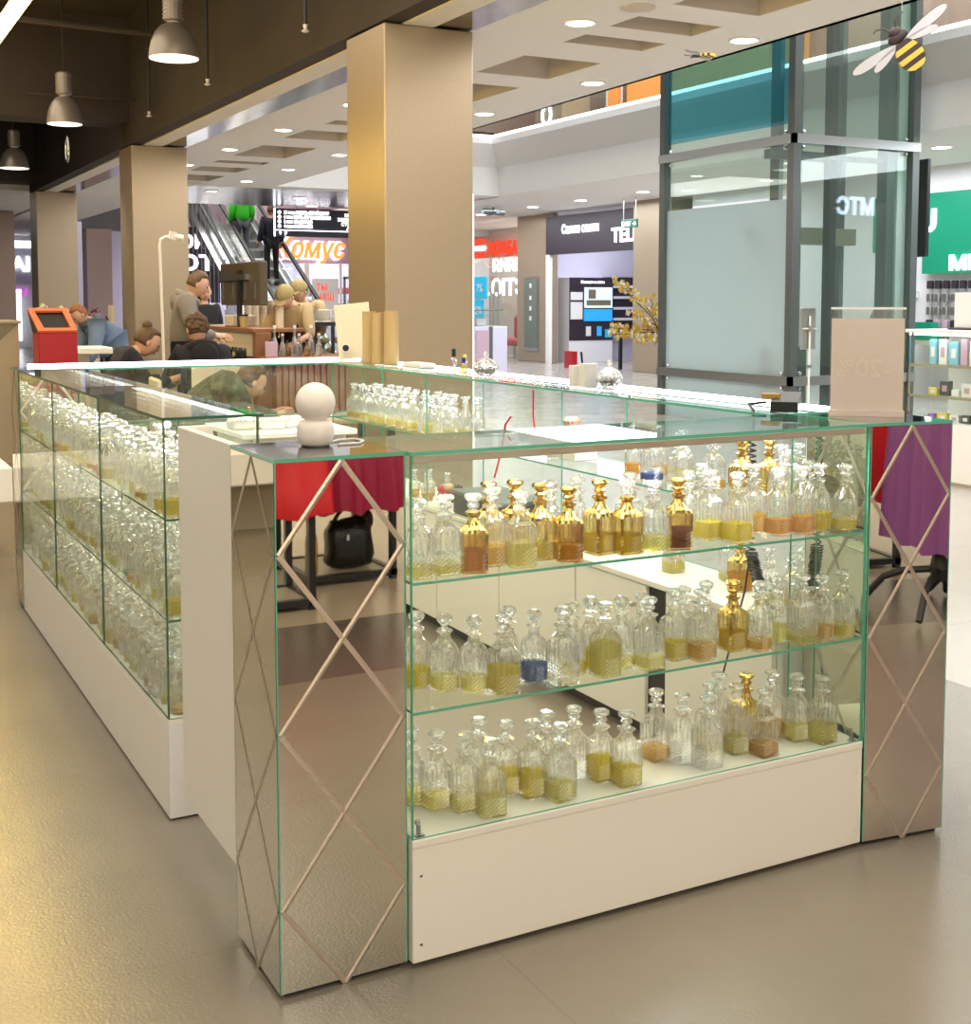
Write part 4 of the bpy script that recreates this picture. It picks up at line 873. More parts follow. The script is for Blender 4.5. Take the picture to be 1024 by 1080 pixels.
# sale sign
t = thing('acrylic_sign', 'pale pinkish sale sign in a clear acrylic stand on the right pillar', 'sign', (1.70, .15, H))
a = Vector((1.632, .200, 0)); b = Vector((1.775, .080, 0)); u = (b-a).normalized(); n = Vector((u.y, -u.x, 0)); L = (b-a).length
def sx(mb, q0, q1, z0, z1, o0, o1, mi=0):
    return mb.add([a+u*q+n*o+Vector((0, 0, z)) for z in (z0, z1) for o in (o1, o0) for q in (q0, q1)], [(0, 2, 3, 1), (4, 5, 7, 6), (0, 1, 5, 4), (2, 6, 7, 3), (0, 4, 6, 2), (1, 3, 7, 5)], mi)
sx(MB(), 0, L, H+.018, H+.262, -.002, .002).build('board', M['paper_p'], t)
sx(MB(), -.003, L+.003, H+.012, H+.290, .0035, .0065).build('acrylic_sheet', M['acrylic'], t)
sx(MB(), -.003, L+.003, H+.0005, H+.016, -.03, .02).build('acrylic_foot', M['paper_p'], t)
sx(MB(), -.003, L+.003, H+.286, H+.292, .002, .008).build('acrylic_rim', M['paper'], t)
tx = text('-20%', .072, tuple(a+u*(L-.03)+n*.0028+Vector((0, 0, H+.105))), (tuple(-u), (0, 0, 1), tuple(n)), M['paper_pl'], t, name='print', ext=.0004)
# card terminal with its curly cord
t = thing('card_terminal', 'dark card terminal lying on the glass top with a curly cord', 'terminal', (1.66, .40, H))
mb = MB(); R = Matrix.Rotation(.15, 3, 'Z')
mb.obox((1.655, .40, H+.022), (.075, .155, .03), Matrix.Rotation(-.8, 3, 'Z') @ Matrix.Rotation(.12, 3, 'X')); mb.build('body', M['black'], t)
MB().obox((1.625, .43, H+.038), (.05, .05, .014), Matrix.Rotation(-.8, 3, 'Z')).build('card_slot', pm('ochre_cap', (.35, .22, .05), .4), t)
cord = [(1.60, .44, H+.02), (1.57, .43, H+.012), (1.54, .40, H-.0)]
MB().tube([(1.615, .44, H+.02), (1.56, .45, H+.016), (1.535, .40, H+.004), (1.505, .36, H-.02), (1.502, .36, 1.04)], .004, 6).build('lead', M['black'], t)
MB().tube([(1.500+.010*math.cos(k*.9), .36+.010*math.sin(k*.9), 1.04-.0022*k) for k in range(150)], .0026, 5).build('curly_cord', M['black'], t)
MB().tube([(1.500+.018*math.cos(k*1.1)+.00025*k, .36+.014*math.sin(k*1.1)-.0002*k, .715-.0012*k) for k in range(95)], .0026, 5).tube([(1.50, .36, .71), (1.49, .37, .60), (1.47, .40, .45), (1.44, .42, .30), (1.42, .43, .1), (1.42, .43, .006)], .003, 5).build('cord_tail', M['black'], t)
# paper tubes, testers, crystal bowls, blotters
for k, (x, y, r, h) in enumerate(((1.655, 3.44, .033, .255), (1.665, 3.345, .031, .25), (1.70, 3.27, .036, .26))):
    mb = MB().lathe([(r*.96, 0), (r, .004), (r, h-.004), (r*1.05, h-.002), (r*1.05, h), (r*.9, h), (r*.88, h-.05)], 24, (x, y, H+.001))
    one('paper_cup_stack', mb, M['cup'], 'tall tan paper tube, %s of the three standing on the glass top' % ('leftmost', 'middle', 'rightmost')[k], 'paper tube', (x, y, H), 'tan paper tubes on the kiosk', smooth=False)
t = thing('cream_board', 'cream rounded board with a black round button leaning on the back corner', 'board', (1.70, 3.735, H))
mb = MB(); R = Matrix.Rotation(-.49, 3, 'Z') @ Matrix.Rotation(-.10, 3, 'Y') @ Matrix.Rotation(-.05, 3, 'X')
mb.obox((0, 0, 0), (.18, .012, .285), R); mb.build('board', M['cream'], t, local=True).location = (-.005, 0, .152)
mb = MB().lathe([(.024, 0), (.024, .004)], 20, mi=0).lathe([(.017, .004), (.017, .006)], 20, mi=1)
o = mb.build('button', [M['paper'], M['black']], t, local=True); o.matrix_basis = Matrix.Translation((-.055, -.010, .065)) @ (R.to_4x4() @ Matrix.Rotation(PI/2, 4, 'X'))
for k, (x, y, m, c, h) in enumerate(((1.655, 2.505, 'black', '', .10), (1.705, 2.50, 'yellowpack', 'yellow', .075), (1.665, 2.43, 'violetpack', 'pale', .065), (1.71, 2.39, 'yellowpack', 'yellow', .06))):
    t = thing('tester_bottle', 'small perfume tester with a %s cap on the glass top, %s of four' % (('black', 'yellow', 'blue', 'gold')[k], od[k]), 'perfume bottle', (x, y, H), 0, 'perfume testers on the kiosk top')
    MB().bbox(-.011, -.011, 0.0005, .011, .011, h*.62, .003).build('bottle_body', M['crystal'], t, local=True)
    MB().lathe([(.004, h*.62), (.004, h*.68)], 8).build('neck', M['gold'], t, local=True)
    MB().lathe([(.009, h*.68), (.009, h), (.007, h+.002)], 12).build('cap', [M['black'], M['yellowpack'], pm('blue_cap', (.03, .03, .30), .3), M['goldpack']][k], t, local=True)
    if c: MB().bbox(-.009, -.009, .003, .009, .009, h*.4, .002).build('liquid', LIQ[c], t, local=True)
for k, (x, y, s) in enumerate(((1.66, 2.22, .054), (1.70, 1.37, .050))):
    t = thing('crystal_bowl', 'lidded cut crystal bowl of coffee beans %s' % ('beside the small perfume testers' if k == 0 else 'beside the blotter holder'), 'bowl', (x, y, H), 0, 'crystal bowls on the kiosk top')
    MB().lathe([(s*.45, 0.0005), (s*.55, .006), (s*.95, .02), (s, .036), (s*.96, .042)], 28, rf=lambda th, j, i: 1-.05*(i % 2)).build('bowl', M['stopper'], t, local=True)
    MB().lathe([(s*.98, .043), (s*.8, .056), (s*.45, .068), (s*.12, .076), (s*.1, .080), (s*.2, .088), (s*.16, .097), (s*.05, .100)], 28, rf=lambda th, j, i: 1-.05*(i % 2)).build('lid', M['stopper'], t, local=True)
    mb = MB(); r2 = random.Random(k)
    for q in range(60): an = r2.random()*6.28; rr = s*.72*math.sqrt(r2.random()); mb.ball((rr*math.cos(an), rr*math.sin(an), .012+r2.random()*.016), (.006, .0045, .004), 6, 4)
    o = mb.build('coffee_beans', pm('coffee_bean', (.10, .055, .02), .5), t, local=True); o['kind'] = 'stuff'
t = thing('blotter_holder', 'marbled holder with a dark pen and paper blotters on the glass top', 'holder', (1.665, 1.50, H))
mb = MB().bbox(1.64, 1.44, H+.0005, 1.70, 1.475, H+.085, .002).bbox(1.64, 1.51, H+.0005, 1.70, 1.545, H+.075, .002); mb.build('panels', M['marble'], t)
MB().box(1.65, 1.475, H+.0005, 1.69, 1.51, H+.03).build('base', M['marble'], t)
MB().tube([(1.67, 1.49, H+.03), (1.655, 1.485, H+.125)], .004, 6).build('pen', M['blackcloth'], t)
one('napkin_box', MB().bbox(1.66, 2.86, H+.0005, 1.74, 3.05, H+.022, .003), M['paper'], 'low white paper pack on the glass top beside the tan tubes', 'paper pack', (1.70, 2.95, H))
# small things on the white counter inside the right case
t = thing('black_box', 'black open box standing on the white counter inside the kiosk', 'box', (1.64, 2.05, RZ))
MB().box(1.54, 1.86, RZ+.0005, 1.74, 2.28, RZ+.085).build('body', M['black'], t); MB().bbox(1.53, 1.85, RZ+.085, 1.75, 2.29, RZ+.10, .003).build('lid', M['steeld'], t)
mb = MB(); r2 = random.Random(5)
for q in range(26): mb.ball((1.60+r2.uniform(-.04, .04), 2.42+r2.uniform(-.06, .06), RZ+.03+r2.uniform(0, .06)), r2.uniform(.01, .018), 7, 5, mi=q % 3)
one('flower_decoration', mb, [M['redribbon'], M['petal_o'], M['leafd']], 'small red flower decoration beside the black box', 'decoration')
one('red_strap', MB().tube([(1.50, 1.56, H-.012), (1.505, 1.57, 1.0), (1.50, 1.55, .95)], .003, 6), M['redribbon'], 'short red strap hanging behind the front showcase top', 'strap')
one('red_strap', MB().tube([(.70, .30, H+.03), (.69, .31, H+.01), (.68, .315, 1.04), (.665, .32, .98)], .0025, 6), M['redribbon'], 'red strap draped over the back edge of the front glass top', 'strap')
t = thing('muffin_ornament', 'frilled brown and white ornament shaped like a muffin on a white riser', 'ornament', (1.69, 1.60, Z1))
MB().bbox(1.64, 1.50, Z1+.0005, 1.74, 1.70, Z1+.10, .003).build('riser', M['whitepaint'], t)
MB().lathe([(.022, .1005), (.032, .135), (.034, .14), (.026, .15), (.01, .155)], 24, (1.69, 1.60, Z1), rf=lambda th, j, i: 1-.1*(i % 2)).build('muffin', pm('muffin_glaze', (.30, .17, .12), .4, noise=.6, nscale=90), t)
one('black_tray', MB().bbox(1.63, 1.80, Z1+.0005, 1.75, 1.95, Z1+.012, .003), M['black'], 'small flat black tray on the upper glass shelf of the right case', 'tray', (1.69, 1.87, Z1))
one('white_tag_box', MB().bbox(1.60, 2.05, Z1+.0005, 1.72, 2.2, Z1+.05, .003), M['paper'], 'low white box on the upper glass shelf near the far decanters', 'box', (1.66, 2.12, Z1))
for k in range(3):
    t = thing('red_jar', 'small red topped jar, %s of three in the back glass case' % od[k], 'jar', (1.42+.075*k, 3.74, Z1), 0, 'red jars in the back case')
    MB().lathe([(.026, .0005), (.03, .012), (.03, .03)], 16).build('jar_body', M['stopper'], t, local=True); MB().lathe([(.03, .031), (.03, .045), (.02, .05)], 16).build('lid', M['redchair'], t, local=True)
for k, (x, y) in enumerate(((.92, 3.2), (1.05, 3.16), (1.17, 3.2))):
    mb = MB().bbox(x-.055, y-.05, .8255, x+.055, y+.05, .875, .01)
    for q in range(6): mb.ball((x-.05+.02*q, y-.05, .872), .010, 8, 6)
    one('white_basket', mb, M['paper'], 'small white frilled box on the drawer unit, %s from left' % od[k], 'box', (x, y, .825), 'white boxes on the drawer unit')
for k, (x, y) in enumerate(((.99, 3.3), (1.30, 3.25))):
    one('gold_cap_bottle', MB().lathe([(.018, .826), (.018, .875), (.006, .885)], 12, (x, y, 0), 0).lathe([(.011, .885), (.011, .915), (.006, .918)], 12, (x, y, 0), 1), [M['stopper'], M['gold']], 'little bottle with a gold cap on the drawer unit, %s from left' % od[k], 'bottle', (x, y, .825), 'gold capped bottles')

# ================================================================== BEHIND THE PHOTOGRAPHER, SEEN IN THE MIRRORS
def cloth_table(x0, x1, y0, y1, m, lab, zb, legs=True, lab2='', zt=.75):
    t = thing('folding_table', lab2, 'table', ((x0+x1)/2, (y0+y1)/2, 0))
    MB().bbox(x0, y0, zt-.03, x1, y1, zt, .004).build('tabletop', M['white'], t)
    for x in (x0+.05, x1-.05) if legs else ():
        for y in (y0+.05, y1-.05): MB().box(x-.016, y-.016, 0, x+.016, y+.016, zt-.03).build('leg', M['black'], t)
    if legs: MB().box(x0+.03, y1-.066, .02, x1-.03, y1-.034, .052).box(x0+.03, y0+.034, .02, x1-.03, y0+.066, .052).box(x0+.034, y0+.05, .02, x0+.066, y1-.05, .052).box(x1-.066, y0+.05, .02, x1-.034, y1-.05, .052).build('bottom_frame', M['black'], t)
    if legs: MB().box(x0+.067, y0+.067, .03, x1-.067, y1-.067, .045).build('low_shelf', M['desk'], t)
    # draped cloth with soft folds
    per = []
    for i in range(24): per.append((x0+(x1-x0)*i/24, y1))
    for i in range(16): per.append((x1, y1-(y1-y0)*i/16))
    for i in range(24): per.append((x1-(x1-x0)*i/24, y0))
    for i in range(16): per.append((x0, y0+(y1-y0)*i/16))
    cx, cy = (x0+x1)/2, (y0+y1)/2; rr = random.Random(len(lab)); vs, fs = [], []; n = len(per)
    for lev, (z, o) in enumerate(((zt+.007, .004), (zt-.005, .012), (zt-.15, .02), ((zt+zb)/2, .03), (zb, .04))):
        for i, (x, y) in enumerate(per):
            w = math.sin(i*1.7)*.010*lev/2+math.sin(i*.6+1)*.008*lev/2
            d = Vector((x-cx, y-cy)); d = Vector((d.x/(x1-x0), d.y/(y1-y0))).normalized()
            vs.append((x+d.x*(o+w), y+d.y*(o+w), z+(.012*math.sin(i*.9) if lev == 4 else 0)))
    for lev in range(4):
        for i in range(n): j = (i+1) % n; fs.append((lev*n+j, lev*n+i, lev*n+n+i, lev*n+n+j))
    fs.append(tuple(range(n)))
    c = one('tablecloth', MB().add(vs, fs), M[m], lab, 'tablecloth', smooth=False)
    c.data.polygons.foreach_set('use_smooth', [True]*(len(fs)-1)+[False])
cloth_table(.40, 1.24, -3.4, -2.98, 'redcloth', 'bright red cloth over the table mirrored in the near left pillar', .44, lab2='black framed table under the red cloth in the pillar mirror')
cloth_table(1.29, 1.83, -4.0, -3.40, 'magcloth', 'dark magenta cloth over the table mirrored in the near left pillar', .37, lab2='black framed table under the magenta cloth in the pillar mirror')
t = thing('handbag', 'glossy black leather handbag standing on the low shelf in the pillar mirror', 'bag', (1.60, -3.60, .05))
mb = MB(); nx, nz = 16, 12
def bagf(p): return Vector((math.copysign(abs(p.x)**.45, p.x)*(.93-.13*p.z)+.04*math.sin(p.z*9+p.x*4), math.copysign(abs(p.y)**.7, p.y)*(1-.45*max(0, p.z)), math.copysign(abs(p.z)**.5, p.z)+.06*math.sin(p.x*7)*max(0, p.z)))
mb.ball((1.60, -3.60, .176), (.135, .075, .128), 30, 20, fn=bagf)
mb.build('bag_body', M['leather'], t, smooth=True)
MB().tube([(1.51+.17*k/12, -3.60, .27+.09*math.sin(PI*k/12)) for k in range(13)], .011, 8).build('strap', M['leather'], t)
MB().ball((1.70, -3.59, .285), (.035, .025, .055), 10, 8).build('flap', M['leather'], t)
MB().box(1.56, -3.527, .20, 1.575, -3.521, .23).build('buckle', M['chrome'], t)
one('water_bottle', MB().lathe([(.03, .046), (.033, .055), (.033, .20), (.028, .24), (.013, .27), (.013, .285)], 16, (1.37, -3.52, 0)).lathe([(.016, .285), (.016, .31)], 12, (1.37, -3.52, 0), 1), [M['crystal_brown'], M['redribbon']], 'plastic bottle with a red cap beside the black handbag', 'bottle', (1.37, -3.52, .045))
# small cloth-covered table next to the right pillar
cloth_table(3.19, 3.85, -2.50, -2.05, 'purplecloth', 'purple cloth over the small table mirrored in the right pillar', .27, False, zt=1.0, lab2='table on black legs under the purple cloth in the right mirror')
cloth_table(2.85, 3.6, -3.7, -3.0, 'redcloth', 'red cloth mirrored behind the purple one in the right pillar', .36, zt=1.0, lab2='table under the red cloth mirrored in the right pillar')
for px_, py_, nm in ((3.22, -2.17, 'left'), (3.62, -2.25, 'right')):
    t = thing('pedestal_base', 'black curved %s pedestal foot of the purple table mirrored in the right pillar' % nm, 'table base', (px_, py_, 0))
    mb = MB().tube([(px_, py_, .15), (px_, py_, .965)], .02)
    for an in (.9, 2.4, 3.9, 5.4): mb.tube([(px_+.03*math.cos(an), py_+.03*math.sin(an), .19), (px_+.16*math.cos(an), py_+.16*math.sin(an), .17), (px_+.25*math.cos(an), py_+.25*math.sin(an), .13), (px_+.34*math.cos(an), py_+.34*math.sin(an), .02)], .016)
    mb.lathe([(.035, .14), (.045, .2), (.03, .28)], 12, (px_, py_, 0)).build('feet', M['black'], t)
# white planter bench left of the kiosk
t = thing('planter_bench', 'long white bench planter with dark leaves beyond the far left corner', 'planter', (-1.2, 4.9, 0))
MB().bbox(-4.5, 4.85, .31, .15, 5.45, .51, .01).build('trough', M['whitepaint'], t)
MB().box(-4.4, 5.12, 0, -.05, 5.40, .31).build('plinth', M['desk'], t)
mb = MB(); r2 = random.Random(9)
for k in range(260):
    x = r2.uniform(-4.4, -.5); y = r2.uniform(5.0, 5.35); z = .505; an = r2.uniform(0, 6.28); l = r2.uniform(.06, .14)
    d = Vector((math.cos(an)*l*.7, math.sin(an)*l*.7, l*.8)); s = Vector((-math.sin(an), math.cos(an), 0))*l*.16; p = Vector((x, y, z))
    mb.add([p, p+d*.5+s, p+d, p+d*.5-s], [(0, 1, 2, 3)])
o = mb.build('leaves', M['leafd'], t); o['kind'] = 'stuff'

# ================================================================== LEFT BACKGROUND
t = thing('reception_desk', 'olive beige desk with a diagonal dark stripe at the far left', 'desk', (0, 9.6, 0))
MB().box(-2.5, 9.2, 0, .80, 10.0, 1.21).build('cabinet', M['desk'], t)
MB().add([(.02, 9.195, .7), (.25, 9.195, .7), (.79, 9.195, 1.2), (.56, 9.195, 1.2)], [(0, 1, 2, 3)]).add([(.02, 9.195, .7), (.25, 9.195, .7), (-.45, 9.195, 0), (-.68, 9.195, 0)], [(0, 3, 2, 1)]).build('stripe', M['deskd'], t)
MB().bbox(-2.5, 9.18, 1.21, .82, 10.0, 1.235, .004).build('desk_top', M['desk'], t)
one('monitor', MB().bbox(.30, 9.6, 1.24, .62, 9.63, 1.40, .006).box(.42, 9.6, 1.236, .5, 9.7, 1.25), M['black'], 'small black monitor on the olive desk', 'monitor', (.46, 9.6, 1.236))
one('white_mug', MB().lathe([(.03, 0), (.035, .07), (.03, .07)], 14, (.47, 9.4, 1.236)), M['paper'], 'white mug in front of the black monitor', 'mug', (.47, 9.4, 1.236))
t = thing('litter_bin', 'red box bin with an orange slanted rim and dark opening', 'bin', (.975, 8.45, 0))
MB().bbox(.825, 8.3, 0, 1.13, 8.6, 1.15, .006).build('body', M['red'], t)
mb = MB()
o4 = [(.825, 8.3, 1.15), (1.13, 8.3, 1.15), (1.10, 8.6, 1.33), (.79, 8.6, 1.33)]
i4 = [(.875, 8.335, 1.171), (1.085, 8.335, 1.171), (1.06, 8.565, 1.309), (.835, 8.565, 1.309)]
up = Vector((0, -.010, .018))
vs = [Vector(p) for p in o4+i4]+[Vector(p)+up for p in o4+i4]
fs = []
for k in range(4):
    j = (k+1) % 4; fs += [(8+k, 8+j, 12+j, 12+k), (k, 4+k, 4+j, j), (k, j, 8+j, 8+k), (4+k, 12+k, 12+j, 4+j)]
mb.add(vs, fs); mb.build('rim', M['orange'], t)
MB().add([(.825, 8.3, 1.15), (1.13, 8.3, 1.15), (1.10, 8.6, 1.32), (.79, 8.6, 1.32), (.825, 8.6, 1.15), (1.13, 8.6, 1.15)], [(0, 1, 2, 3), (0, 3, 4), (1, 5, 2), (4, 3, 2, 5)]).build('opening', M['black'], t)
def flower_plant(name, lab, x, y, z0, h, spread, pet, n, seed, pot=True):
    t = thing(name, lab, 'plant', (x, y, z0)); r = random.Random(seed)
    if pot: MB().lathe([(.07, 0), (.1, .16), (.09, .16)], 16).build('pot', M['whitepaint'], t, local=True)
    st = MB(); lf = MB(); fl = MB()
    for k in range(n):
        an = r.uniform(0, 6.28); rr = spread*r.uniform(.3, 1); tip = Vector((rr*math.cos(an), rr*math.sin(an), h*r.uniform(.6, 1)))
        mid = Vector((tip.x*.35, tip.y*.35, tip.z*.65)); st.tube([(0, 0, .12 if pot else 0), mid, tip], .005, 5)
        for q in range(5):
            c = tip+Vector((r.uniform(-.05, .05), r.uniform(-.05, .05), r.uniform(-.16, .02)))
            for w in range(5):
                a2 = w*1.256; d = Vector((math.cos(a2), r.uniform(-.3, .3), math.sin(a2)))*.032; e = Vector((-math.sin(a2), .1, math.cos(a2)))*.014
                fl.add([c, c+d*.6+e, c+d, c+d*.6-e], [(0, 1, 2, 3)], r.randrange(len(pet)))
        for q in range(4):
            a2 = r.uniform(0, 6.28); l = h*r.uniform(.3, .6); d = Vector((math.cos(a2)*l*.5, math.sin(a2)*l*.5, l)); e = Vector((-math.sin(a2), math.cos(a2), 0))*.02; p = Vector((0, 0, .12 if pot else 0))
            lf.add([p, p+d*.5+e, p+d, p+d*.5-e], [(0, 1, 2, 3)])
    st.build('stems', M['leaf'], t, local=True); a = lf.build('leaves', M['leaf'], t, local=True); b = fl.build('blossoms', [M[q] for q in pet], t, local=True); a['kind'] = 'stuff'; b['kind'] = 'stuff'
one('plant_stand', MB().bbox(1.65, 13.7, 0, 2.15, 14.1, .75, .01), M['whitepaint'], 'white stand under the orchids by the third column', 'stand', (1.9, 13.9, 0))
flower_plant('potted_orchid', 'white orchid in a pot beside the red bin and the bent person', 1.9, 13.9, .75, .6, .28, ['petal_w', 'petal_w', 'yellowpack'], 14, 4)
one('flower_stand', MB().bbox(2.25, 13.9, 0, 2.75, 14.4, .66, .01).box(2.62, 14.2, .66, 2.66, 14.4, 1.35), M['cream'], 'cream flower stall stand beside the second column', 'stand', (2.5, 14.1, 0))
flower_plant('flower_bouquet', 'peach and white bouquet heap on the cream flower stand', 2.5, 14.05, .66, .35, .26, ['petal_o', 'petal_w', 'petal_p'], 22, 5, False)
flower_plant('flower_bouquet', 'dark red bouquet standing behind the peach flowers', 2.42, 14.3, .66, .62, .24, ['petal_dark', 'petal_p', 'petal_dark', 'brown'], 18, 6, False)
t = thing('cafe_table', 'white table edge beside the red bin, behind the kiosk', 'table', (1.75, 11.2, 0))
MB().bbox(1.35, 10.9, .86, 1.95, 11.5, .93, .01).build('tabletop', M['whitepaint'], t); MB().box(1.55, 11.1, 0, 1.75, 11.3, .86).build('leg', M['whitepaint'], t)
one('hanging_lamp', MB().tube([(.5, 24.2, 1.9), (.5, 24.2, 3.2)], .03).lathe([(.05, 1.9), (.14, 2.0), (.16, 2.4), (.14, 2.8), (.05, 2.9)], 16, (.5, 24.2, 0)), M['lilac'], 'mauve lantern hanging before the far left taupe column', 'lamp')
t = thing('standing_pipe_lamp', 'slim white bent pipe stand with a clamp lamp in front of the second column', 'lamp', (2.0, 9.0, 0))
MB().tube([(2.01, 9.0, 0), (2.0, 9.0, 1.0), (1.985, 9.0, 1.9), (1.995, 9.0, 1.955), (2.03, 9.0, 1.975), (2.09, 9.0, 1.985)], .013, 8).build('pipe', M['whitepaint'], t)
MB().obox((2.10, 9.0, 1.99), (.06, .05, .075), Matrix.Rotation(.2, 3, 'Y')).tube([(2.12, 9.0, 1.985), (2.19, 8.97, 1.97)], .028, 10).lathe([(.016, 0), (.016, .002)], 10, (2.18, 8.96, 1.96)).build('lamp_head', M['whitepaint'], t)
MB().lathe([(.18, 0), (.18, .02)], 20, (2.01, 9.0, 0)).build('foot', M['whitepaint'], t)

# ================================================================== COFFEE BAR
t = thing('coffee_bar', 'coffee bar with cream tiled side, wooden top and red brown slats', 'bar counter', (3.4, 10, 0))
MB().box(3.0, 9.5, 0, 3.12, 11.7, 1.10).build('tiled_side', M['tilewhite'], t)
mb = MB()
for k in range(1, 8): mb.box(2.998, 9.5, .14*k, 3.0, 11.7, .14*k+.008)
mb.build('tile_joints', M['cup'], t)
MB().bbox(2.96, 9.42, 1.10, 3.5, 11.75, 1.14, .005).build('bar_top', M['woodtop'], t)
MB().bbox(2.985, 9.38, 0, 3.14, 9.5, 1.10, .004).build('corner_post', M['woodtop'], t)
mb = MB()
for k in range(14): mb.box(3.14+.065*k, 9.24, 0, 3.185+.065*k, 9.27, .83)
mb.box(3.14, 9.27, 0, 4.06, 9.4, .83); mb.build('slatted_front', M['slats'], t)
MB().bbox(3.0, 9.16, .83, 4.1, 9.75, .87, .005).build('low_top', M['woodtop'], t)
text('РОССИИ', .17, (2.994, 10.75, .81), '-X', M['black'], t, width=1.0, bold=.006)
t = thing('menu_screen', 'back of a dark menu screen on a black post over the coffee bar', 'screen', (3.15, 10.4, 1.14))
MB().bbox(3.12, 9.65, 1.36, 3.2, 11.0, 1.80, .01).build('screen_back', pm('dark_brown_plastic', (.075, .055, .038), .5), t)
MB().box(3.08, 10.0, 1.62, 3.12, 10.9, 1.68).build('bracket', M['steel'], t); MB().box(3.09, 10.22, 1.14, 3.119, 10.33, 1.72).build('post', M['black'], t)
for k, y in enumerate((9.8, 10.12, 10.55, 10.9)): MB().box(3.112, y, 1.42, 3.12, y+.025, 1.6).build('fixing', M['steel'], t)
for k in range(5):
    y = 9.75+.26*k; r = .045; mb = MB()
    for q in range(9): mb.lathe([(r*.9, .03*q), (r, .03*q+.028)], 14)
    one('cup_stack', MB().add([(v[0]+3.35, v[1]+y, v[2]+1.141) for v in mb.v], mb.f), M['cream'], 'tall stack of cream paper cups, %s along the coffee bar' % od[k], 'cup stack', (3.35, y, 1.141), 'cup stacks on the coffee bar')
t = thing('coffee_cup', 'tan takeaway cup with a dark lid on the corner of the coffee bar', 'cup', (3.06, 10.0, 1.141)); MB().lathe([(.035, 0), (.045, .11)], 16).build('cup', M['cup'], t, local=True); MB().lathe([(.047, .111), (.045, .13), (.03, .132)], 16).build('lid', M['black'], t, local=True)
one('card_reader', MB().bbox(3.05, 10.35, 1.141, 3.3, 10.65, 1.26, .01), M['coffer'], 'grey till box on the coffee bar behind the menu post', 'till', (3.17, 10.5, 1.141))
one('espresso_machine', MB().bbox(3.55, 10.6, .0, 4.1, 11.6, 1.0, .01, 0).bbox(3.55, 10.65, 1.0, 4.0, 11.5, 1.32, .02, 1).box(3.53, 10.7, 1.1, 3.56, 11.4, 1.2, 0), [M['steeld'], M['black']], 'dark espresso machine block behind the coffee bar', 'machine', (3.8, 11, 0))
for k in range(9):
    x = 3.10+.062*k; kind = k % 3; h = (.16, .30, .22)[kind]; y = 9.3+.05*(k % 2)
    mb = MB().lathe([(.03, 0), (.036, .02), (.03, h*.45), (.012, h*.65), (.012, h*.9)], 12, (x, y, .8705)).lathe([(.014, h*.9), (.016, h)], 8, (x, y, .8705), 1)
    one('syrup_bottle', mb, [[M['crystal_brown'], M['stopper'], M['stopper']][kind], [M['black'], M['paper'], M['cream']][kind]], '%s syrup bottle on the low coffee bar top, %s from left' % (('brown', 'tall clear', 'clear')[kind], od[k]), 'bottle', (x, y, .8705), 'syrup bottles on the coffee bar')
one('menu_card', MB().bbox(3.02, 9.2, .8705, 3.14, 9.22, 1.02, .003), M['lilac'], 'pale pink card standing at the corner of the low bar top', 'card', (3.08, 9.21, .8705))
t = thing('pastry_case', 'small glass pastry case with a dark frame beside the baristas', 'showcase', (3.9, 9.75, 0))
MB().box(3.72, 9.78, 0, 4.3, 10.2, .86).build('cabinet', M['woodtop'], t)
MB().box(3.72, 9.78, 1.15, 4.3, 10.2, 1.19).box(3.72, 9.78, .86, 3.75, 9.81, 1.15).box(3.92, 9.78, .86, 3.95, 9.81, 1.15).build('frame', M['black'], t)
MB().box(3.76, 9.785, .87, 4.29, 9.79, 1.15).build('glass', M['pane'], t)
for k in range(4): MB().ball((3.82+.07*(k % 2)+.13*(k//2), 9.9, .9+.1*(k % 2)), (.05, .05, .03), 10, 7).build('pastry', M['cup'], t)
one('cup_tray', MB().bbox(3.78, 9.82, 1.1905, 4.0, 10.0, 1.32, .01), M['stopper'], 'clear box of cups on top of the pastry case', 'box', (3.9, 9.9, 1.1905))

# ================================================================== ESCALATORS
def escalator(cx, y0, label, w=.95, up=True):
    t = thing('escalator', label, 'escalator', (cx, y0, 0)); sl = math.tan(PI/6); L = 6.2
    def at(y): return (y-y0)*sl
    for s in (-1, 1):
        x = cx+s*w/2
        MB().extr([(y0-1.2, -.01), (y0, .25), (y0+L, at(y0+L)+.25), (y0+L, at(y0+L)-.55), (y0+.9, 0), (y0-1.2, 0)], (x-.06, 0, 0), (0, 1, 0), (0, 0, 1), (.12, 0, 0)).build('side_truss', M['steel'], t)
        MB().extr([(y0-.6, .2), (y0, .25), (y0+L, at(y0+L)+.25), (y0+L, at(y0+L)+.93), (y0, .93), (y0-.6, .9)], (x-.006, 0, 0), (0, 1, 0), (0, 0, 1), (.012, 0, 0)).build('glass_balustrade', M['railglass'], t)
        MB().tube([(x, y0-.7, .55), (x, y0-.8, .75), (x, y0-.7, .92), (x, y0, .95), (x, y0+L, at(y0+L)+.95)], .05, 8).build('handrail', M['black'], t)
        MB().tube([(x+.07*s, y0, .30), (x+.07*s, y0+L, at(y0+L)+.30)], .03, 6).build('skirt_light', M['chrome'], t)
    mb = MB(); n = 15
    for k in range(n): mb.box(cx-w/2+.07, y0+.4*k, -.001 if k == 0 else at(y0+.4*k)-.12, cx+w/2-.07, y0+.4*(k+1), at(y0+.4*k)+.05)
    mb.build('steps', M['steel'], t)
    MB().extr([(y0-1.0, .0), (y0, .30), (y0+L, at(y0+L)+.30), (y0+L, at(y0+L)+.05), (y0, .0)], (cx-w/2-.52, 0, 0), (0, 1, 0), (0, 0, 1), (.42, 0, 0)).build('outer_deck', M['chrome'], t)
    MB().tube([(cx-w/2-.50, y0-.6, .9), (cx-w/2-.50, y0, .95), (cx-w/2-.50, y0+L, at(y0+L)+.95)], .045, 8).build('outer_rail', M['black'], t)
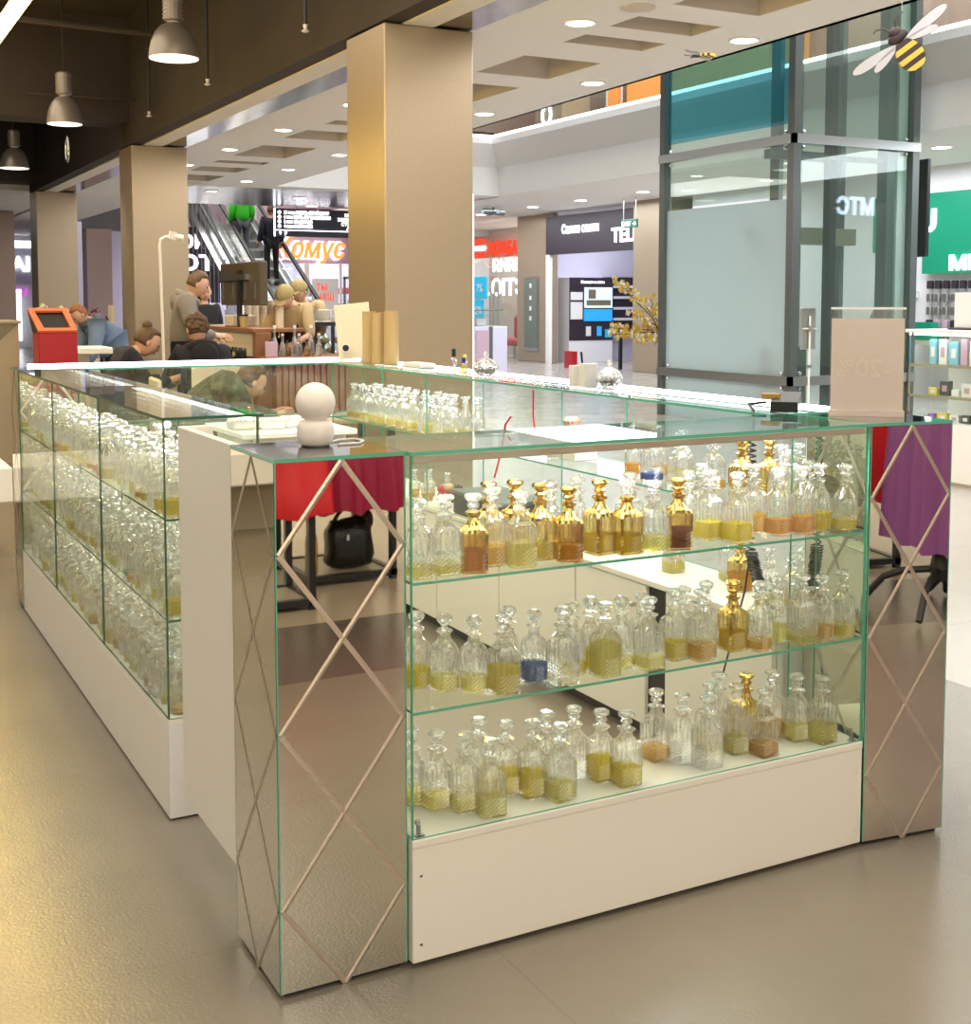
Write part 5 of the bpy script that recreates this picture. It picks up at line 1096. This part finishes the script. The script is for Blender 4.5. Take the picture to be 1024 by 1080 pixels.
escalator(8.30, 22.25, 'escalator carrying two people up behind the coffee bar')
mb = MB()
for k in range(12): mb.box(6.15+.09*k, 24.6, 0, 6.158+.09*k, 24.61, 4.2)
mb.box(6.1, 24.59, 4.2, 7.2, 24.62, 4.25)
one('bar_screen', mb, M['steel'], 'tall screen of thin vertical rods left of the escalator', 'screen', (6.6, 24.6, 0))
one('escalator_wall', MB().box(7.55, 22.9, 0, 7.75, 29, 3.0) if 0 else MB().box(8.83, 27.6, 0, 8.9, 29.9, 4.2), M['whitepaint'], 'white wall panel beside the top of the escalator', 'panel')

# ================================================================== LIFT
lx0, lx1, ly0, ly1 = 8.51, 10.26, 8.05, 10.35
t = thing('glass_lift', 'tall glass lift tower with steel frame and frosted lower panels', 'lift', (9.4, 9.2, 0))
zs_ = (0.0, .54, 2.35, 3.13, 6.4)
MB().box(lx0, ly0+.04, 0, lx0+.02, ly1, 2.50).build('frosted_panel', M['frost'], t)
MB().box(lx0, ly0+.04, 2.525, lx0+.02, ly1, 3.3).build('side_glass', M['liftglass'], t)
MB().box(lx0, ly0+.04, 4.6, lx0+.02, ly1, 6.8).build('upper_side_glass', M['liftglass'], t)
MB().box(lx0, ly0+.04, 3.3, lx0+.02, ly1, 4.6).build('teal_film', M['teal'], t)
MB().box(lx0+.04, ly0, 0, lx1, ly0+.02, 6.8).build('front_glass', M['liftglass'], t)
mb = MB()
for x, y in ((lx0, ly0), (lx1, ly0), (lx0, ly1), (lx1, ly1)): mb.box(x-.05, y-.05, 0, x+.05, y+.05, 6.8)
mb.box(lx1-.34, ly0+.05, 0, lx1-.22, ly0+.2, 6.8)
mb.build('corner_posts', M['steeld'], t)
MB().box(lx1-.2, ly0+.03, 0, lx1-.06, ly0+.12, 6.8).build('light_post', pm('pale_steel', (.62, .72, .70), .35, metal=.3), t)
for z in (.54, 3.13): MB().box(lx0-.06, ly0-.06, z-.05, lx1+.06, ly0-.01, z+.05).box(lx0-.06, ly0-.06, z-.05, lx0-.01, ly1+.06, z+.05).build('rail', M['steel'], t)
for y in (ly0+1.0, ly0+1.75, ly0+2.1): MB().box(lx1-.12, y, 0, lx1-.05, y+.07, 6.8).build('guide_rail', M['steeld'], t)
for x in (lx0+.75,): MB().box(x, ly0+.25, 0, x+.1, ly0+.35, 6.8).build('guide_rail', M['black'], t)
for z in (.46, .62, 3.05, 3.21):
    for x, y in ((lx0+.12, ly0-.012), (lx1-.12, ly0-.012)): MB().ball((x, y, z), .022, 8, 6).build('spider_bolt', M['chrome'], t)
    for y in (ly0+.12, ly1-.12): MB().ball((lx0-.012, y, z), .022, 8, 6).build('spider_bolt', M['chrome'], t)
MB().box(lx0+.1, ly0+.6, 2.05, lx1-.25, ly0+.8, 2.24).build('door_operator', M['desk'], t)
MB().box(lx0+.5, ly1-.3, 0, lx0+.56, ly1-.25, 2.1).box(lx1-.5, ly1-.3, 0, lx1-.3, ly1-.2, 2.1).build('door_frame', M['column'], t)
MB().bbox(lx0+.62, ly1-.27, .3, lx0+.95, ly1-.25, 1.9, .01).bbox(lx0+1.02, ly1-.27, .5, lx0+1.3, ly1-.25, 1.85, .01, 1).build('door_leaf', [M['shopwall'], M['green']], t)
MB().box(lx0+.1, ly0+.1, 2.95, lx1-.1, ly0+.2, 3.0).box(lx0+.1, ly0+.5, 2.98, lx0+1.2, ly0+.6, 3.08).build('cross_beam', M['steeld'], t)
MB().box(lx0+.05, ly0+.05, 0, lx1-.05, ly1-.05, .02).build('pit', M['steeld'], t)
MB().box(lx0+.05, ly0+.3, .02, lx0+.5, ly0+.5, .9).build('pit_panel', M['steeld'], t)
one('hanging_screen', MB().bbox(10.68, 8.22, 1.92, 10.74, 8.80, 3.05, .01).box(10.70, 8.5, 3.05, 10.72, 8.53, 3.355), M['black'], 'tall dark screen hung edge on right of the glass lift', 'screen', (10.69, 8.75, 1.92))
# sign whose glow shows in the lift glass
t = thing('lit_sign', 'pale blue glowing letters mirrored in the lift glass', 'sign', (13.9, 3.4, 2.7))
text('МТС', .36, (14.35, 3.446, 2.78), '+Y', M['bluewhite_em'], t, width=.80, bold=.014)
one('poster_stand', MB().bbox(5.43, 4.50, 1.06, 5.57, 4.52, 1.36, .006, 1).tube([(5.5, 4.49, 0), (5.5, 4.49, 1.30)], .008).lathe([(.14, 0), (.14, .02)], 18, (5.5, 4.49, 0)).box(5.44, 4.485, 1.205, 5.56, 4.498, 1.215).box(5.485, 4.47, 1.19, 5.515, 4.50, 1.23, 1).box(5.49, 4.475, .93, 5.51, 4.50, .95, 1), [M['whitepaint'], M['steel']], 'thin grey poster stand in front of the lift tower', 'stand', (5.5, 4.49, 0))
# bee decorations
def bee(name, loc, label, sc, rot):
    t = thing('bee_decoration', label, 'decoration', loc); t.rotation_euler = rot; t.scale = (sc, sc, sc)
    # flat cut-out bee: local x = along the wings, y = body axis (head +y), built with real thickness
    n = 24; ab = [(.115*math.cos(2*PI*k/n)*(1-.18*math.sin(2*PI*k/n)), .155*math.sin(2*PI*k/n)-.10) for k in range(n)]
    for k in range(6):
        y0, y1 = -.25+.047*k, -.25+.047*(k+1)
        def hw(y): s = max(-1, min(1, (y+.10)/.155)); return .115*math.sqrt(max(0, 1-s*s))*(1-.18*s)+.004
        ys = [y0+(y1-y0)*q/3 for q in range(4)]; poly = [(hw(y), y) for y in ys]+[(-hw(y), y) for y in reversed(ys)]
        MB().prism(poly, -.02, .02).build('stripe', M['yellow'] if k % 2 == 0 else M['brown'], t, local=True)
    MB().ball((0, .085, 0), (.10, .055, .028), 18, 8).ball((0, .13, 0), (.062, .05, .03), 16, 8).build('head', M['brown'], t, local=True)
    for s in (-1, 1):
        MB().tube([(s*.03, .16, 0), (s*.06, .22, 0), (s*.12, .25, 0), (s*.16, .235, 0)], .007, 6).build('feeler', M['brown'], t, local=True)
        for nm, l, w, an in (('wing', .46, .058, .05), ('hind_wing', .30, .045, -.22)):
            c, q = math.cos(an), math.sin(an); poly = []
            for k in range(20): a = 2*PI*k/20; x = l/2+l/2*math.cos(a)+.05; y = w*math.sin(a)*(.75+.25*math.cos(a)); poly.append((s*(x*c-y*q), x*q+y*c+.03))
            o = MB().prism(poly if s > 0 else poly[::-1], -.006, .006).build(nm, M['wing'], t, local=True)
            MB().tube([(p[0], p[1], 0) for p in poly+[poly[0]]], .006, 5).build('wing_outline', M['brown'], o, local=True)
    MB().tube([(0, 0, .02), (0, -.001, .021)], .002).build('hook', M['steel'], t, local=True)
    return t
bee('bee', (4.63, 2.845, 2.83), 'black and yellow bee cut-out hanging in front of the lift top', .62, None or (0, 0, 0))
BEE = bpy.data.objects['bee_decoration']
bee('bee', (5.00, 4.45, 3.27), 'second bee cut-out seen edge on under the white ceiling', .4, (PI/2+.9, .0, -.5))
one('bee_thread', MB().tube([(4.63, 2.86, 2.85), (4.63, 2.86, CZ)], .0015, 5), M['steel'], 'thin thread holding the bee below the white ceiling', 'thread')
# yellow flowering branch arrangement by the phone shop
t = thing('flower_branches', 'yellow blossoming branches standing left of the glass lift', 'plant', (9.45, 11.5, 0))
MB().lathe([(.12, 0), (.16, .2), (.10, .6), (.08, .8), (.1, .85)], 16).build('vase', M['cream'], t, local=True)
r2 = random.Random(12); tw = MB(); bl = MB(); lf = MB()
for k in range(11):
    an = r2.uniform(0, 6.28); tip = Vector((-.42+.42*math.cos(an)*r2.uniform(.4, 1), .22+.4*math.sin(an)*r2.uniform(.3, 1), r2.uniform(.82, 1.72))); mid = Vector((tip.x*.3, tip.y*.3, .75+tip.z*.25))
    tw.tube([(0, 0, .7), mid, tip], [.012, .009, .004], 5)
    for q in range(16):
        c = mid.lerp(tip, r2.uniform(.35, 1.05))+Vector((r2.uniform(-.05, .05), r2.uniform(-.05, .05), r2.uniform(-.05, .05)))
        for w in range(5):
            a2 = w*1.256+q; d = Vector((math.cos(a2), r2.uniform(-.5, .5), math.sin(a2)))*.045; e = Vector((-math.sin(a2), .2, math.cos(a2)))*.02
            bl.add([c, c+d*.6+e, c+d, c+d*.6-e], [(0, 1, 2, 3)], r2.randrange(3))
tw.build('twigs', M['twig'], t, local=True); o = bl.build('blossoms', [M['petal_y'], M['yellow'], M['petal_w']], t, local=True); o['kind'] = 'stuff'
t = thing('red_hanging', 'red sign arm hanging over the far atrium edge', 'sign', (8.0, 17.5, 3.7))
MB().bbox(7.6, 17.5, 3.74, 9.0, 17.6, 3.95, .05).build('arm', M['red'], t)
# ================================================================== PEOPLE
def skinmesh(V, Eg, R, root=0, sub=1):
    me = bpy.data.meshes.new('t'); me.from_pydata(V, Eg, []); o = bpy.data.objects.new('t', me); COL.objects.link(o)
    m = o.modifiers.new('s', 'SKIN'); m.use_smooth_shade = True
    if not me.skin_vertices: me.attributes.new('skin_vertices', 'FLOAT', 'POINT') if 0 else None
    sv = me.skin_vertices[0].data if me.skin_vertices else None
    for i, r in enumerate(R):
        sv[i].radius = (r, r) if not isinstance(r, tuple) else r; sv[i].use_root = (i == root)
    s = o.modifiers.new('u', 'SUBSURF'); s.levels = sub; s.render_levels = sub
    bpy.context.view_layer.update(); dg = bpy.context.evaluated_depsgraph_get()
    out = bpy.data.meshes.new_from_object(o.evaluated_get(dg)); bpy.data.objects.remove(o); bpy.data.meshes.remove(me); return out
def addskin(me):
    """an object with a skin layer needs the layer to exist first"""
    return me
STAND = dict(pelvis=(0, 0, .96), chest=(0, 0, 1.26), neck=(0, -.01, 1.46), head=(0, -.03, 1.62), sho=(.175, 0, 1.42), elb=(.225, .02, 1.14), wri=(.235, -.06, .90), hip=(.09, 0, .92), kne=(.10, -.02, .50), ank=(.10, .03, .09), toe=(.12, -.14, .035))
SIT = dict(STAND, pelvis=(0, 0, .52), chest=(0, -.05, .82), neck=(0, -.12, 1.02), head=(0, -.20, 1.14), sho=(.175, -.10, .98), elb=(.22, -.22, .74), wri=(.12, -.42, .78), hip=(.1, -.02, .52), kne=(.12, -.42, .52), ank=(.12, -.40, .09), toe=(.13, -.55, .035))
def person(label, loc, rotz, J, top, bottom, hair, heady=0.0, headp=0.0, coat=0, hairkind='short', sleeve=1.0, extra=None, sc=1.0, group=None):
    """J: joints (right side; mirrored unless *_l is given); the figure faces local -Y"""
    t = thing('person', label, 'person', loc, rotz, group); t.scale = (sc, sc, sc)
    def g(k, s):
        if s < 0 and k+'_l' in J: return Vector(J[k+'_l'])
        p = Vector(J[k]); return Vector((p.x*s, p.y, p.z)) if k not in ('pelvis', 'chest', 'neck', 'head') else p
    pel, che, nec, hd = [Vector(J[k]) for k in ('pelvis', 'chest', 'neck', 'head')]
    V, Eg, R = [], [], []
    def ad(p, r, par=None):
        V.append(tuple(p)); R.append(r); i = len(V)-1
        if par is not None: Eg.append((par, i))
        return i
    ip = ad(pel, .125); iw = ad(pel.lerp(che, .5), .115, ip); ic = ad(che, .13, iw); inn = ad(nec, .056, ic); ad(nec.lerp(hd, .55), .05, inn)
    for s in (-1, 1):
        a = ad(g('sho', s), .06, ic); b = ad(g('elb', s), .042, a); c = ad(g('wri', s), .028, b)
        d = (g('wri', s)-g('elb', s)).normalized(); side = d.cross(Vector((0, 1, 0))); side = side.normalized() if side.length > .1 else Vector((1, 0, 0))
        pm_ = ad(g('wri', s)+d*.055, .030, c)
        for q, (o, l) in enumerate(((-.026, .055), (-.009, .068), (.009, .064), (.026, .05))):
            f1 = ad(g('wri', s)+d*.085+side*o, .0095, pm_); f2 = ad(g('wri', s)+d*(.085+l*.6)+side*o*1.05+Vector((0, -.008, -.004)), .0088, f1); ad(g('wri', s)+d*(.085+l)+side*o+Vector((0, -.022, -.012)), .008, f2)
        t1 = ad(g('wri', s)+d*.04+side*.04*s, .011, pm_); ad(g('wri', s)+d*.075+side*.055*s+Vector((0, -.01, 0)), .0095, t1)
        h = ad(g('hip', s), .085, ip); k = ad(g('kne', s), .058, h); n = ad(g('ank', s), .040, k); ad(g('toe', s), .034, n)
    body = skinmesh(V, Eg, R)
    # head with face, joined into the body mesh
    HM = Matrix.Rotation(heady, 3, 'Z') @ Matrix.Rotation(headp, 3, 'X')
    mb = MB(); mb.v = [tuple(v.co) for v in body.vertices]; mb.f = [tuple(p.vertices) for p in body.polygons]; mb.m = [0]*len(mb.f)
    def hf(p):
        q = p.copy()
        if p.z < -.2: q.x *= 1-.28*(-p.z-.2); q.y = q.y*(1-.15*(-p.z-.2))-.06*(-p.z-.2)
        if p.y < 0 and abs(p.x) < .6: q.y *= .96
        if p.y < -.75 and abs(p.x) < .2 and -.25 < p.z < .12: q.y -= .17*(1-abs(p.x)/.2)
        if p.y < -.6 and .15 < abs(p.x) < .5 and -.02 < p.z < .22: q.y += .06
        return q
    mb.ball(hd, (.076, .098, .118), 20, 16, 0, HM, hf)
    for s in (-1, 1):
        mb.ball(hd+HM @ Vector((s*.076, .008, -.004)), (.012, .022, .032), 8, 6, 0, HM)
        mb.ball(hd+HM @ Vector((s*.030, -.086, .010)), (.011, .008, .007), 8, 6, 1, HM)
    mb.ball(hd+HM @ Vector((0, -.088, -.052)), (.024, .010, .008), 8, 6, 2, HM)
    o = mb.build('body', [M['skin'], M['eye'], M['lips']], t, smooth=True, local=True)
    # hair
    hb = MB()
    def hairf(p):
        q = p.copy()
        lim = .35 if hairkind != 'long' else .2
        if p.y < -.1 and p.z < lim+.25: q = Vector((p.x*.82, max(p.y, -.35)*.5, p.z))
        if p.z < -.45 and hairkind in ('short', 'bun', 'curly'): q.z = -.45; q.x *= .9; q.y *= .85
        return q
    hb.ball(hd+HM @ Vector((0, .010, .014)), (.086, .106, .122), 18, 14, 0, HM, hairf)
    if hairkind == 'bun': hb.ball(hd+HM @ Vector((0, .07, .115)), .042, 10, 8)
    if hairkind == 'long': hb.tube([hd+HM @ Vector((0, .07, .02)), hd+HM @ Vector((0, .085, -.12)), hd+HM @ Vector((0, .07, -.26))], [.075, .085, .05], 10)
    if hairkind == 'curly':
        r = random.Random(2)
        for q in range(46):
            d = Vector((r.uniform(-1, 1), r.uniform(-.35, 1), r.uniform(-.25, 1))).normalized(); hb.ball(hd+HM @ Vector((d.x*.082, .012+d.y*.1, .016+d.z*.115)), .022, 6, 5)
    hb.build('hair', M[hair], t, smooth=True, local=True)
    # upper garment
    V, Eg, R = [], [], []; c = coat
    ip = ad(pel+Vector((0, 0, -.04)), .145+c); iw = ad(pel.lerp(che, .5), .128+c, ip); ic = ad(che, .145+c, iw); iu = ad(che.lerp(nec, .78), .085+c*.6, ic)
    hem = J.get('hem')
    if hem: ih = ad(Vector(hem), J.get('hemr', .17), ip)
    for s in (-1, 1):
        a = ad(g('sho', s), .072+c*.8, ic); b = ad(g('elb', s).lerp(g('sho', s), max(0, 1-sleeve*2)), .054+c*.7, a)
        if sleeve > .5: ad(g('wri', s).lerp(g('elb', s), (1-sleeve)*2), .042+c*.5, b)
    tm = skinmesh(V, Eg, R); tm.materials.clear(); tm.materials.append(M[top]); link('jacket' if coat > .01 else 'shirt', tm, t)
    # trousers, shoes
    V, Eg, R = [], [], []
    ip = ad(pel, .135)
    for s in (-1, 1):
        h = ad(g('hip', s), .094, ip); k = ad(g('kne', s), .068, h); ad(g('ank', s)+Vector((0, 0, .03)), .052, k)
    bm_ = skinmesh(V, Eg, R); bm_.materials.clear(); bm_.materials.append(M[bottom]); link('trousers', bm_, t)
    for s in (-1, 1):
        a, b = g('ank', s), g('toe', s); sb = MB().tube([a+Vector((0, .03, -.03)), a.lerp(b, .5)+Vector((0, 0, -.02)), b], [.042, .046, .036], 10); sb.build('shoe', M['shoe'], t, smooth=True, local=True)
    if extra: extra(t, hd, HM, J)
    return t
def cap_extra(t, hd, HM, J):
    def f(p): q = p.copy(); q.z = max(q.z, -.05); return q
    mb = MB().ball(hd+HM @ Vector((0, .008, .032)), (.094, .112, .105), 18, 12, 0, HM, f)
    vs = [hd+HM @ Vector((.07*math.cos(a)*1.05, -.085-.085*abs(math.sin(a)), .032-.018*abs(math.sin(a)))) for a in [PI*k/8 for k in range(9)]]
    top = [v+HM @ Vector((0, 0, .008)) for v in vs]; n = 9
    mb.add(vs+top, [tuple(range(n)), tuple(range(2*n-1, n-1, -1))]+[(i, i+1, n+i+1, n+i) for i in range(n-1)])
    mb.build('cap', M['cap'], t, smooth=False, local=True)
def apron_extra(t, hd, HM, J):
    cap_extra(t, hd, HM, J)
    p, c, n = Vector(J['pelvis']), Vector(J['chest']), Vector(J['neck'])
    mb = MB().tube([p+Vector((0, -.03, -.45)), p+Vector((0, -.02, -.1)), p.lerp(c, .6)+Vector((0, -.02, 0))], [.17, .165, .155], 14)
    for s in (-1, 1): mb.tube([p.lerp(c, .6)+Vector((s*.08, -.12, 0)), c+Vector((s*.10, -.12, .06)), n+Vector((s*.10, .02, -.02)), c+Vector((s*.06, .15, 0)), p.lerp(c, .5)+Vector((0, .15, 0))], .016, 6)
    mb.build('apron', M['apron'], t, local=True)
def hood_extra(m):
    def f(t, hd, HM, J):
        n = Vector(J['neck']); mb = MB()
        mb.tube([n+Vector((.115*math.cos(a), .035+.085*math.sin(a), -.005+.045*math.sin(a))) for a in [2*PI*k/16 for k in range(17)]], [.042]*17, 10)
        mb.ball(n+Vector((0, .13, -.045)), (.12, .065, .11), 12, 9); mb.build('hood', M[m], t, smooth=True, local=True)
    return f
# seated girl and seated man at the coffee bar
person('seated person in dark clothes with hair in a bun, bent over the table', (1.30, 7.75, 0), PI/2, dict(SIT, neck=(0, -.16, 1.0), head=(0, -.27, 1.08)), 'navycloth', 'blackcloth', 'hair_b', 0, .55, .015, 'bun')
person('seated person in a black hooded jacket with curly hair, seen from behind', (2.0, 7.66, 0), PI+.1, dict(SIT, head=(0, -.16, 1.17)), 'blackcloth', 'blackcloth', 'hair_b', 0, .25, .035, 'curly', extra=hood_extra('blackcloth'))
person('seated person in a camouflage jacket leaning over a phone behind the glass', (1.36, 5.65, 0), PI/2-.1, dict(SIT, pelvis=(0, .10, .50), chest=(0, -.10, .74), neck=(0, -.26, .83), head=(0, -.38, .875), sho=(.19, -.20, .86), elb=(.26, -.30, .62), wri=(.10, -.52, .66)), 'camo', 'blackcloth', 'hair_b', .2, .6, .05, 'short')
def laptop(t, hd, HM, J): hood_extra('grey_cloth')(t, hd, HM, J)
person('person in a grey hoodie standing at the end of the coffee bar, head bowed', (2.33, 9.5, 0), 1.35, dict(STAND, neck=(0, -.06, 1.44), head=(0, -.13, 1.56), wri=(.15, -.28, 1.08), elb=(.24, -.06, 1.12)), 'grey_cloth', 'blackcloth', 'hair_b', 0, .45, .03, 'short', extra=laptop)
person('smiling person with long dark hair beyond the grey hoodie', (3.28, 12.25, 0), .25, dict(STAND, wri=(.15, -.25, 1.05)), 'blackcloth', 'blackcloth', 'hair_d', -.35, .1, .02, 'long', sc=.93)
BAR = dict(STAND, chest=(0, -.10, 1.22), neck=(0, -.20, 1.38), head=(0, -.30, 1.44), sho=(.175, -.17, 1.33), elb=(.24, -.24, 1.06), wri=(.14, -.44, .98))
person('barista in khaki shirt and cap bent low over the coffee bar', (3.62, 9.98, 0), -.75, BAR, 'tan_cloth', 'blackcloth', 'hair_d', 0, .65, .012, 'short', sleeve=.55, extra=apron_extra, sc=1.0)
person('barista in khaki shirt and cap standing behind the bending one', (3.86, 10.35, 0), -.9, dict(STAND, chest=(0, -.04, 1.25), neck=(0, -.09, 1.42), head=(0, -.16, 1.53), wri=(.14, -.34, 1.0), elb=(.24, -.1, 1.1)), 'tan_cloth', 'blackcloth', 'hair_d', 0, .35, .012, 'short', sleeve=.55, extra=apron_extra, sc=.98)
# chairs and table for the seated ones
def cafe_chair(x, y, rz, lab):
    t = thing('cafe_chair', lab, 'chair', (x, y, 0), rz, None)
    MB().bbox(-.21, -.21, .40, .21, .21, .44, .01).build('seat', M['cream'], t, local=True); MB().bbox(-.20, .22, .44, .20, .25, .92, .012).build('backrest', M['cream'], t, local=True)
    for sx_ in (-1, 1):
        for sy in (-1, 1): MB().bar((sx_*.18, sy*.18, 0), (sx_*.18, sy*.18, .40), .03, .03).build('leg', M['woodtop'], t, local=True)
cafe_chair(1.30, 7.75, PI/2, 'cream cafe chair under the person with the bun'); cafe_chair(2.0, 7.66, PI+.1, 'cream cafe chair under the person in the black hooded jacket'); cafe_chair(1.36, 5.65, PI/2-.1, 'cream cafe chair under the person in camouflage')
t = thing('cafe_table', 'dark round cafe table between the seated people', 'table', (2.0, 8.42, 0))
MB().lathe([(.30, .70), (.31, .715), (.30, .73)], 24).build('tabletop', M['woodtop'], t, local=True); MB().lathe([(.03, .02), (.03, .70)], 12).build('leg', M['black'], t, local=True); MB().lathe([(.2, 0), (.2, .02)], 20).build('foot', M['black'], t, local=True)
t = thing('cafe_table', 'pale wooden cafe table in front of the person in camouflage', 'table', (2.25, 5.45, 0))
MB().bbox(-.35, -.3, .62, .35, .3, .65, .006).build('tabletop', wood('pale_wood', (.40, .30, .19), (.55, .43, .29)), t, local=True)
for a in (-.3, .3):
    for b in (-.25, .25): MB().box(a-.02, b-.02, 0, a+.02, b+.02, .62).build('leg', M['black'], t, local=True)
# escalator riders
person('person in a bright green puffy jacket and grey trousers near the escalator top', (8.05, 26.05, 2.255), PI, dict(STAND, wri=(.22, -.12, .95)), 'greenjacket', 'greytrouser', 'hair_d', 0, 0, .06, 'short', sc=1.02)
person('person in dark clothes standing lower on the escalator', (8.45, 25.15, 1.44+.31), PI, dict(STAND, wri=(.25, -.1, .95)), 'navycloth', 'blackcloth', 'hair_b', 0, 0, .045, 'short', sc=1.04)
# bent person in blue jacket by the flowers, shopper by the green shop
person('person in a blue hooded jacket bending over the flowers at left', (2.36, 13.1, 0), -PI/2+.15, dict(STAND, pelvis=(0, .10, .84), chest=(0, -.10, 1.04), neck=(0, -.24, 1.18), head=(0, -.36, 1.24), sho=(.18, -.20, 1.10), elb=(.24, -.26, .86), wri=(.2, -.34, .68), hem=(0, .18, .55), hemr=.20), 'bluejacket', 'navycloth', 'hair_r', .2, .7, .05, 'short', extra=hood_extra('bluejd'))
person('person in a grey jacket bending at the counter of the green shop', (12.95, 10.85, 0), -1.0, dict(STAND, chest=(0, -.14, 1.18), neck=(0, -.27, 1.32), head=(0, -.38, 1.36), sho=(.18, -.22, 1.26), wri=(.15, -.5, 1.0), elb=(.26, -.3, 1.0)), 'greyjacket', 'navycloth', 'hair_b', 0, .5, .05, 'short', extra=hood_extra('greyjacket'))
# ================================================================== CAMERA AND LIGHT
yaw, pit = .4916, .0751
fw = Vector((math.sin(yaw)*math.cos(pit), math.cos(yaw)*math.cos(pit), -math.sin(pit))); rv = Vector((math.cos(yaw), -math.sin(yaw), 0)); uv = rv.cross(fw)
cam = bpy.data.cameras.new('camera'); co = bpy.data.objects.new('camera', cam); COL.objects.link(co)
co.matrix_world = Matrix.Translation((-.7859, -2.3438, 1.4097)) @ Matrix((rv, uv, -fw)).transposed().to_4x4()
cam.sensor_fit = 'VERTICAL'; cam.sensor_height = 24; cam.lens = 1326.2297*24/1080; cam.shift_y = -(540-416.7738)/1080
cam.clip_start = .02; cam.clip_end = 200; S.camera = co
# the bee hangs square to the passage, wings along the rising diagonal
a = math.radians(37); nz = (-fw+Vector((0, 0, -.15))).normalized(); rx = Vector((rv.x, rv.y, 0)); uy = nz.cross(rx).normalized()
bx = rx*math.cos(a)+uy*math.sin(a); by = -rx*math.sin(a)+uy*math.cos(a)
BEE.rotation_euler = Matrix((bx, by, bx.cross(by))).transposed().to_euler()
for o in bpy.data.objects:
    if o.name == 'bee_decoration.001': o.location = (4.58, 4.59, 3.06); o.rotation_euler = (.06, .02, .5)

def area(name, loc, sx, sy, power, col, rot=(0, 0, 0)):
    l = bpy.data.lights.new(name, 'AREA'); l.shape = 'RECTANGLE'; l.size = sx; l.size_y = sy; l.energy = power; l.color = col
    o = bpy.data.objects.new(name, l); COL.objects.link(o); o.location = loc; o.rotation_euler = rot; return o
warm, neutral, cool = (1, .89, .71), (1, .955, .90), (.92, .96, 1)
area('ceiling_row_light', (4.6, 5, 3.30), 1.6, 14, 260, neutral)
area('ceiling_row_light', (4.6, 19, 3.30), 1.6, 12, 200, neutral)
area('atrium_light', (8.2, 6, 8.9), 4.4, 24, 1500, cool)
area('soffit_light', (12.2, 19, 3.30), 2.2, 10, 330, cool)
area('soffit_light', (12.2, 7, 3.30), 2.2, 9, 330, cool)
area('shop_light', (14.9, 20.2, 3.2), 2.0, 3.2, 95, (.90, .92, 1))
area('shop_light', (15, 25.6, 3.2), 2.2, 4.5, 120, neutral)
area('shop_light', (12, 31.8, 3.2), 5, 3, 330, (.97, .93, 1))
area('hall_light', (8, 26, 5.5), 8, 5, 420, neutral)
area('upper_floor_light', (13.3, 12, 6.5), 2, 24, 420, neutral)
area('left_hall_light', (0, 30, 3.4), 5, 12, 320, neutral)
area('lamp_row_fill', (.6, 1.5, 4.7), 4.5, 8, 380, warm)  # added area fill over the kiosk, standing in for pendant lamps
area('lamp_row_fill', (-1.5, 12, 4.7), 5, 9, 300, warm)
area('passage_fill', (0.5, -6.5, 4.0), 9, 4, 270, (1, .92, .76), (.35, 0, 0))  # unseen fill added behind the camera to brighten the kiosk front
area('side_fill', (-5.5, .8, 3.6), 3, 9, 200, (1, .90, .74), (0, -1.0, 0))  # unseen fill added at left to brighten the gate and left base
area('passage_fill', (0.5, -8.2, 4.2), 12, 1.5, 800, (1, .94, .8), (-.6, 0, 0))  # unseen wash added to brighten the wall behind the camera
area('case_light', (.92, .03, 1.072), 1.2, .03, 7, (1, .95, .82))
area('case_light', (.24, 2.3, 1.072), .03, 2.5, 11, (1, .96, .86))
area('case_light', (1.66, 1.9, 1.085), .08, 3.2, 14, (.96, .98, 1))
area('bar_light', (3.9, 10.6, 3.25), 1.5, 2.4, 60, warm)
for (x, y, z) in ((2.13, 8.95, 3.58), (2.13, 14.9, 3.63), (2.0, 17.9, 3.43)):
    l = bpy.data.lights.new('pendant_beam', 'SPOT'); l.energy = 160; l.spot_size = 1.7; l.spot_blend = .6; l.color = (1, .88, .72); l.shadow_soft_size = .1
    o = bpy.data.objects.new('pendant_beam', l); COL.objects.link(o); o.location = (x, y, z)
w = bpy.data.worlds.new('hall_air'); S.world = w; w.use_nodes = True
w.node_tree.nodes['Background'].inputs[0].default_value = (1, .95, .88, 1); w.node_tree.nodes['Background'].inputs[1].default_value = .22
S.view_settings.view_transform = 'Standard'; S.view_settings.look = 'None'; S.view_settings.gamma = 1; S.view_settings.use_curve_mapping = False
S.view_settings.exposure = -0.06
c = S.cycles
c.use_denoising = True; c.max_bounces = 14; c.transmission_bounces = 10; c.transparent_max_bounces = 40; c.glossy_bounces = 6; c.diffuse_bounces = 4
c.caustics_reflective = False; c.caustics_refractive = False; c.sample_clamp_indirect = 6; c.blur_glossy = .5
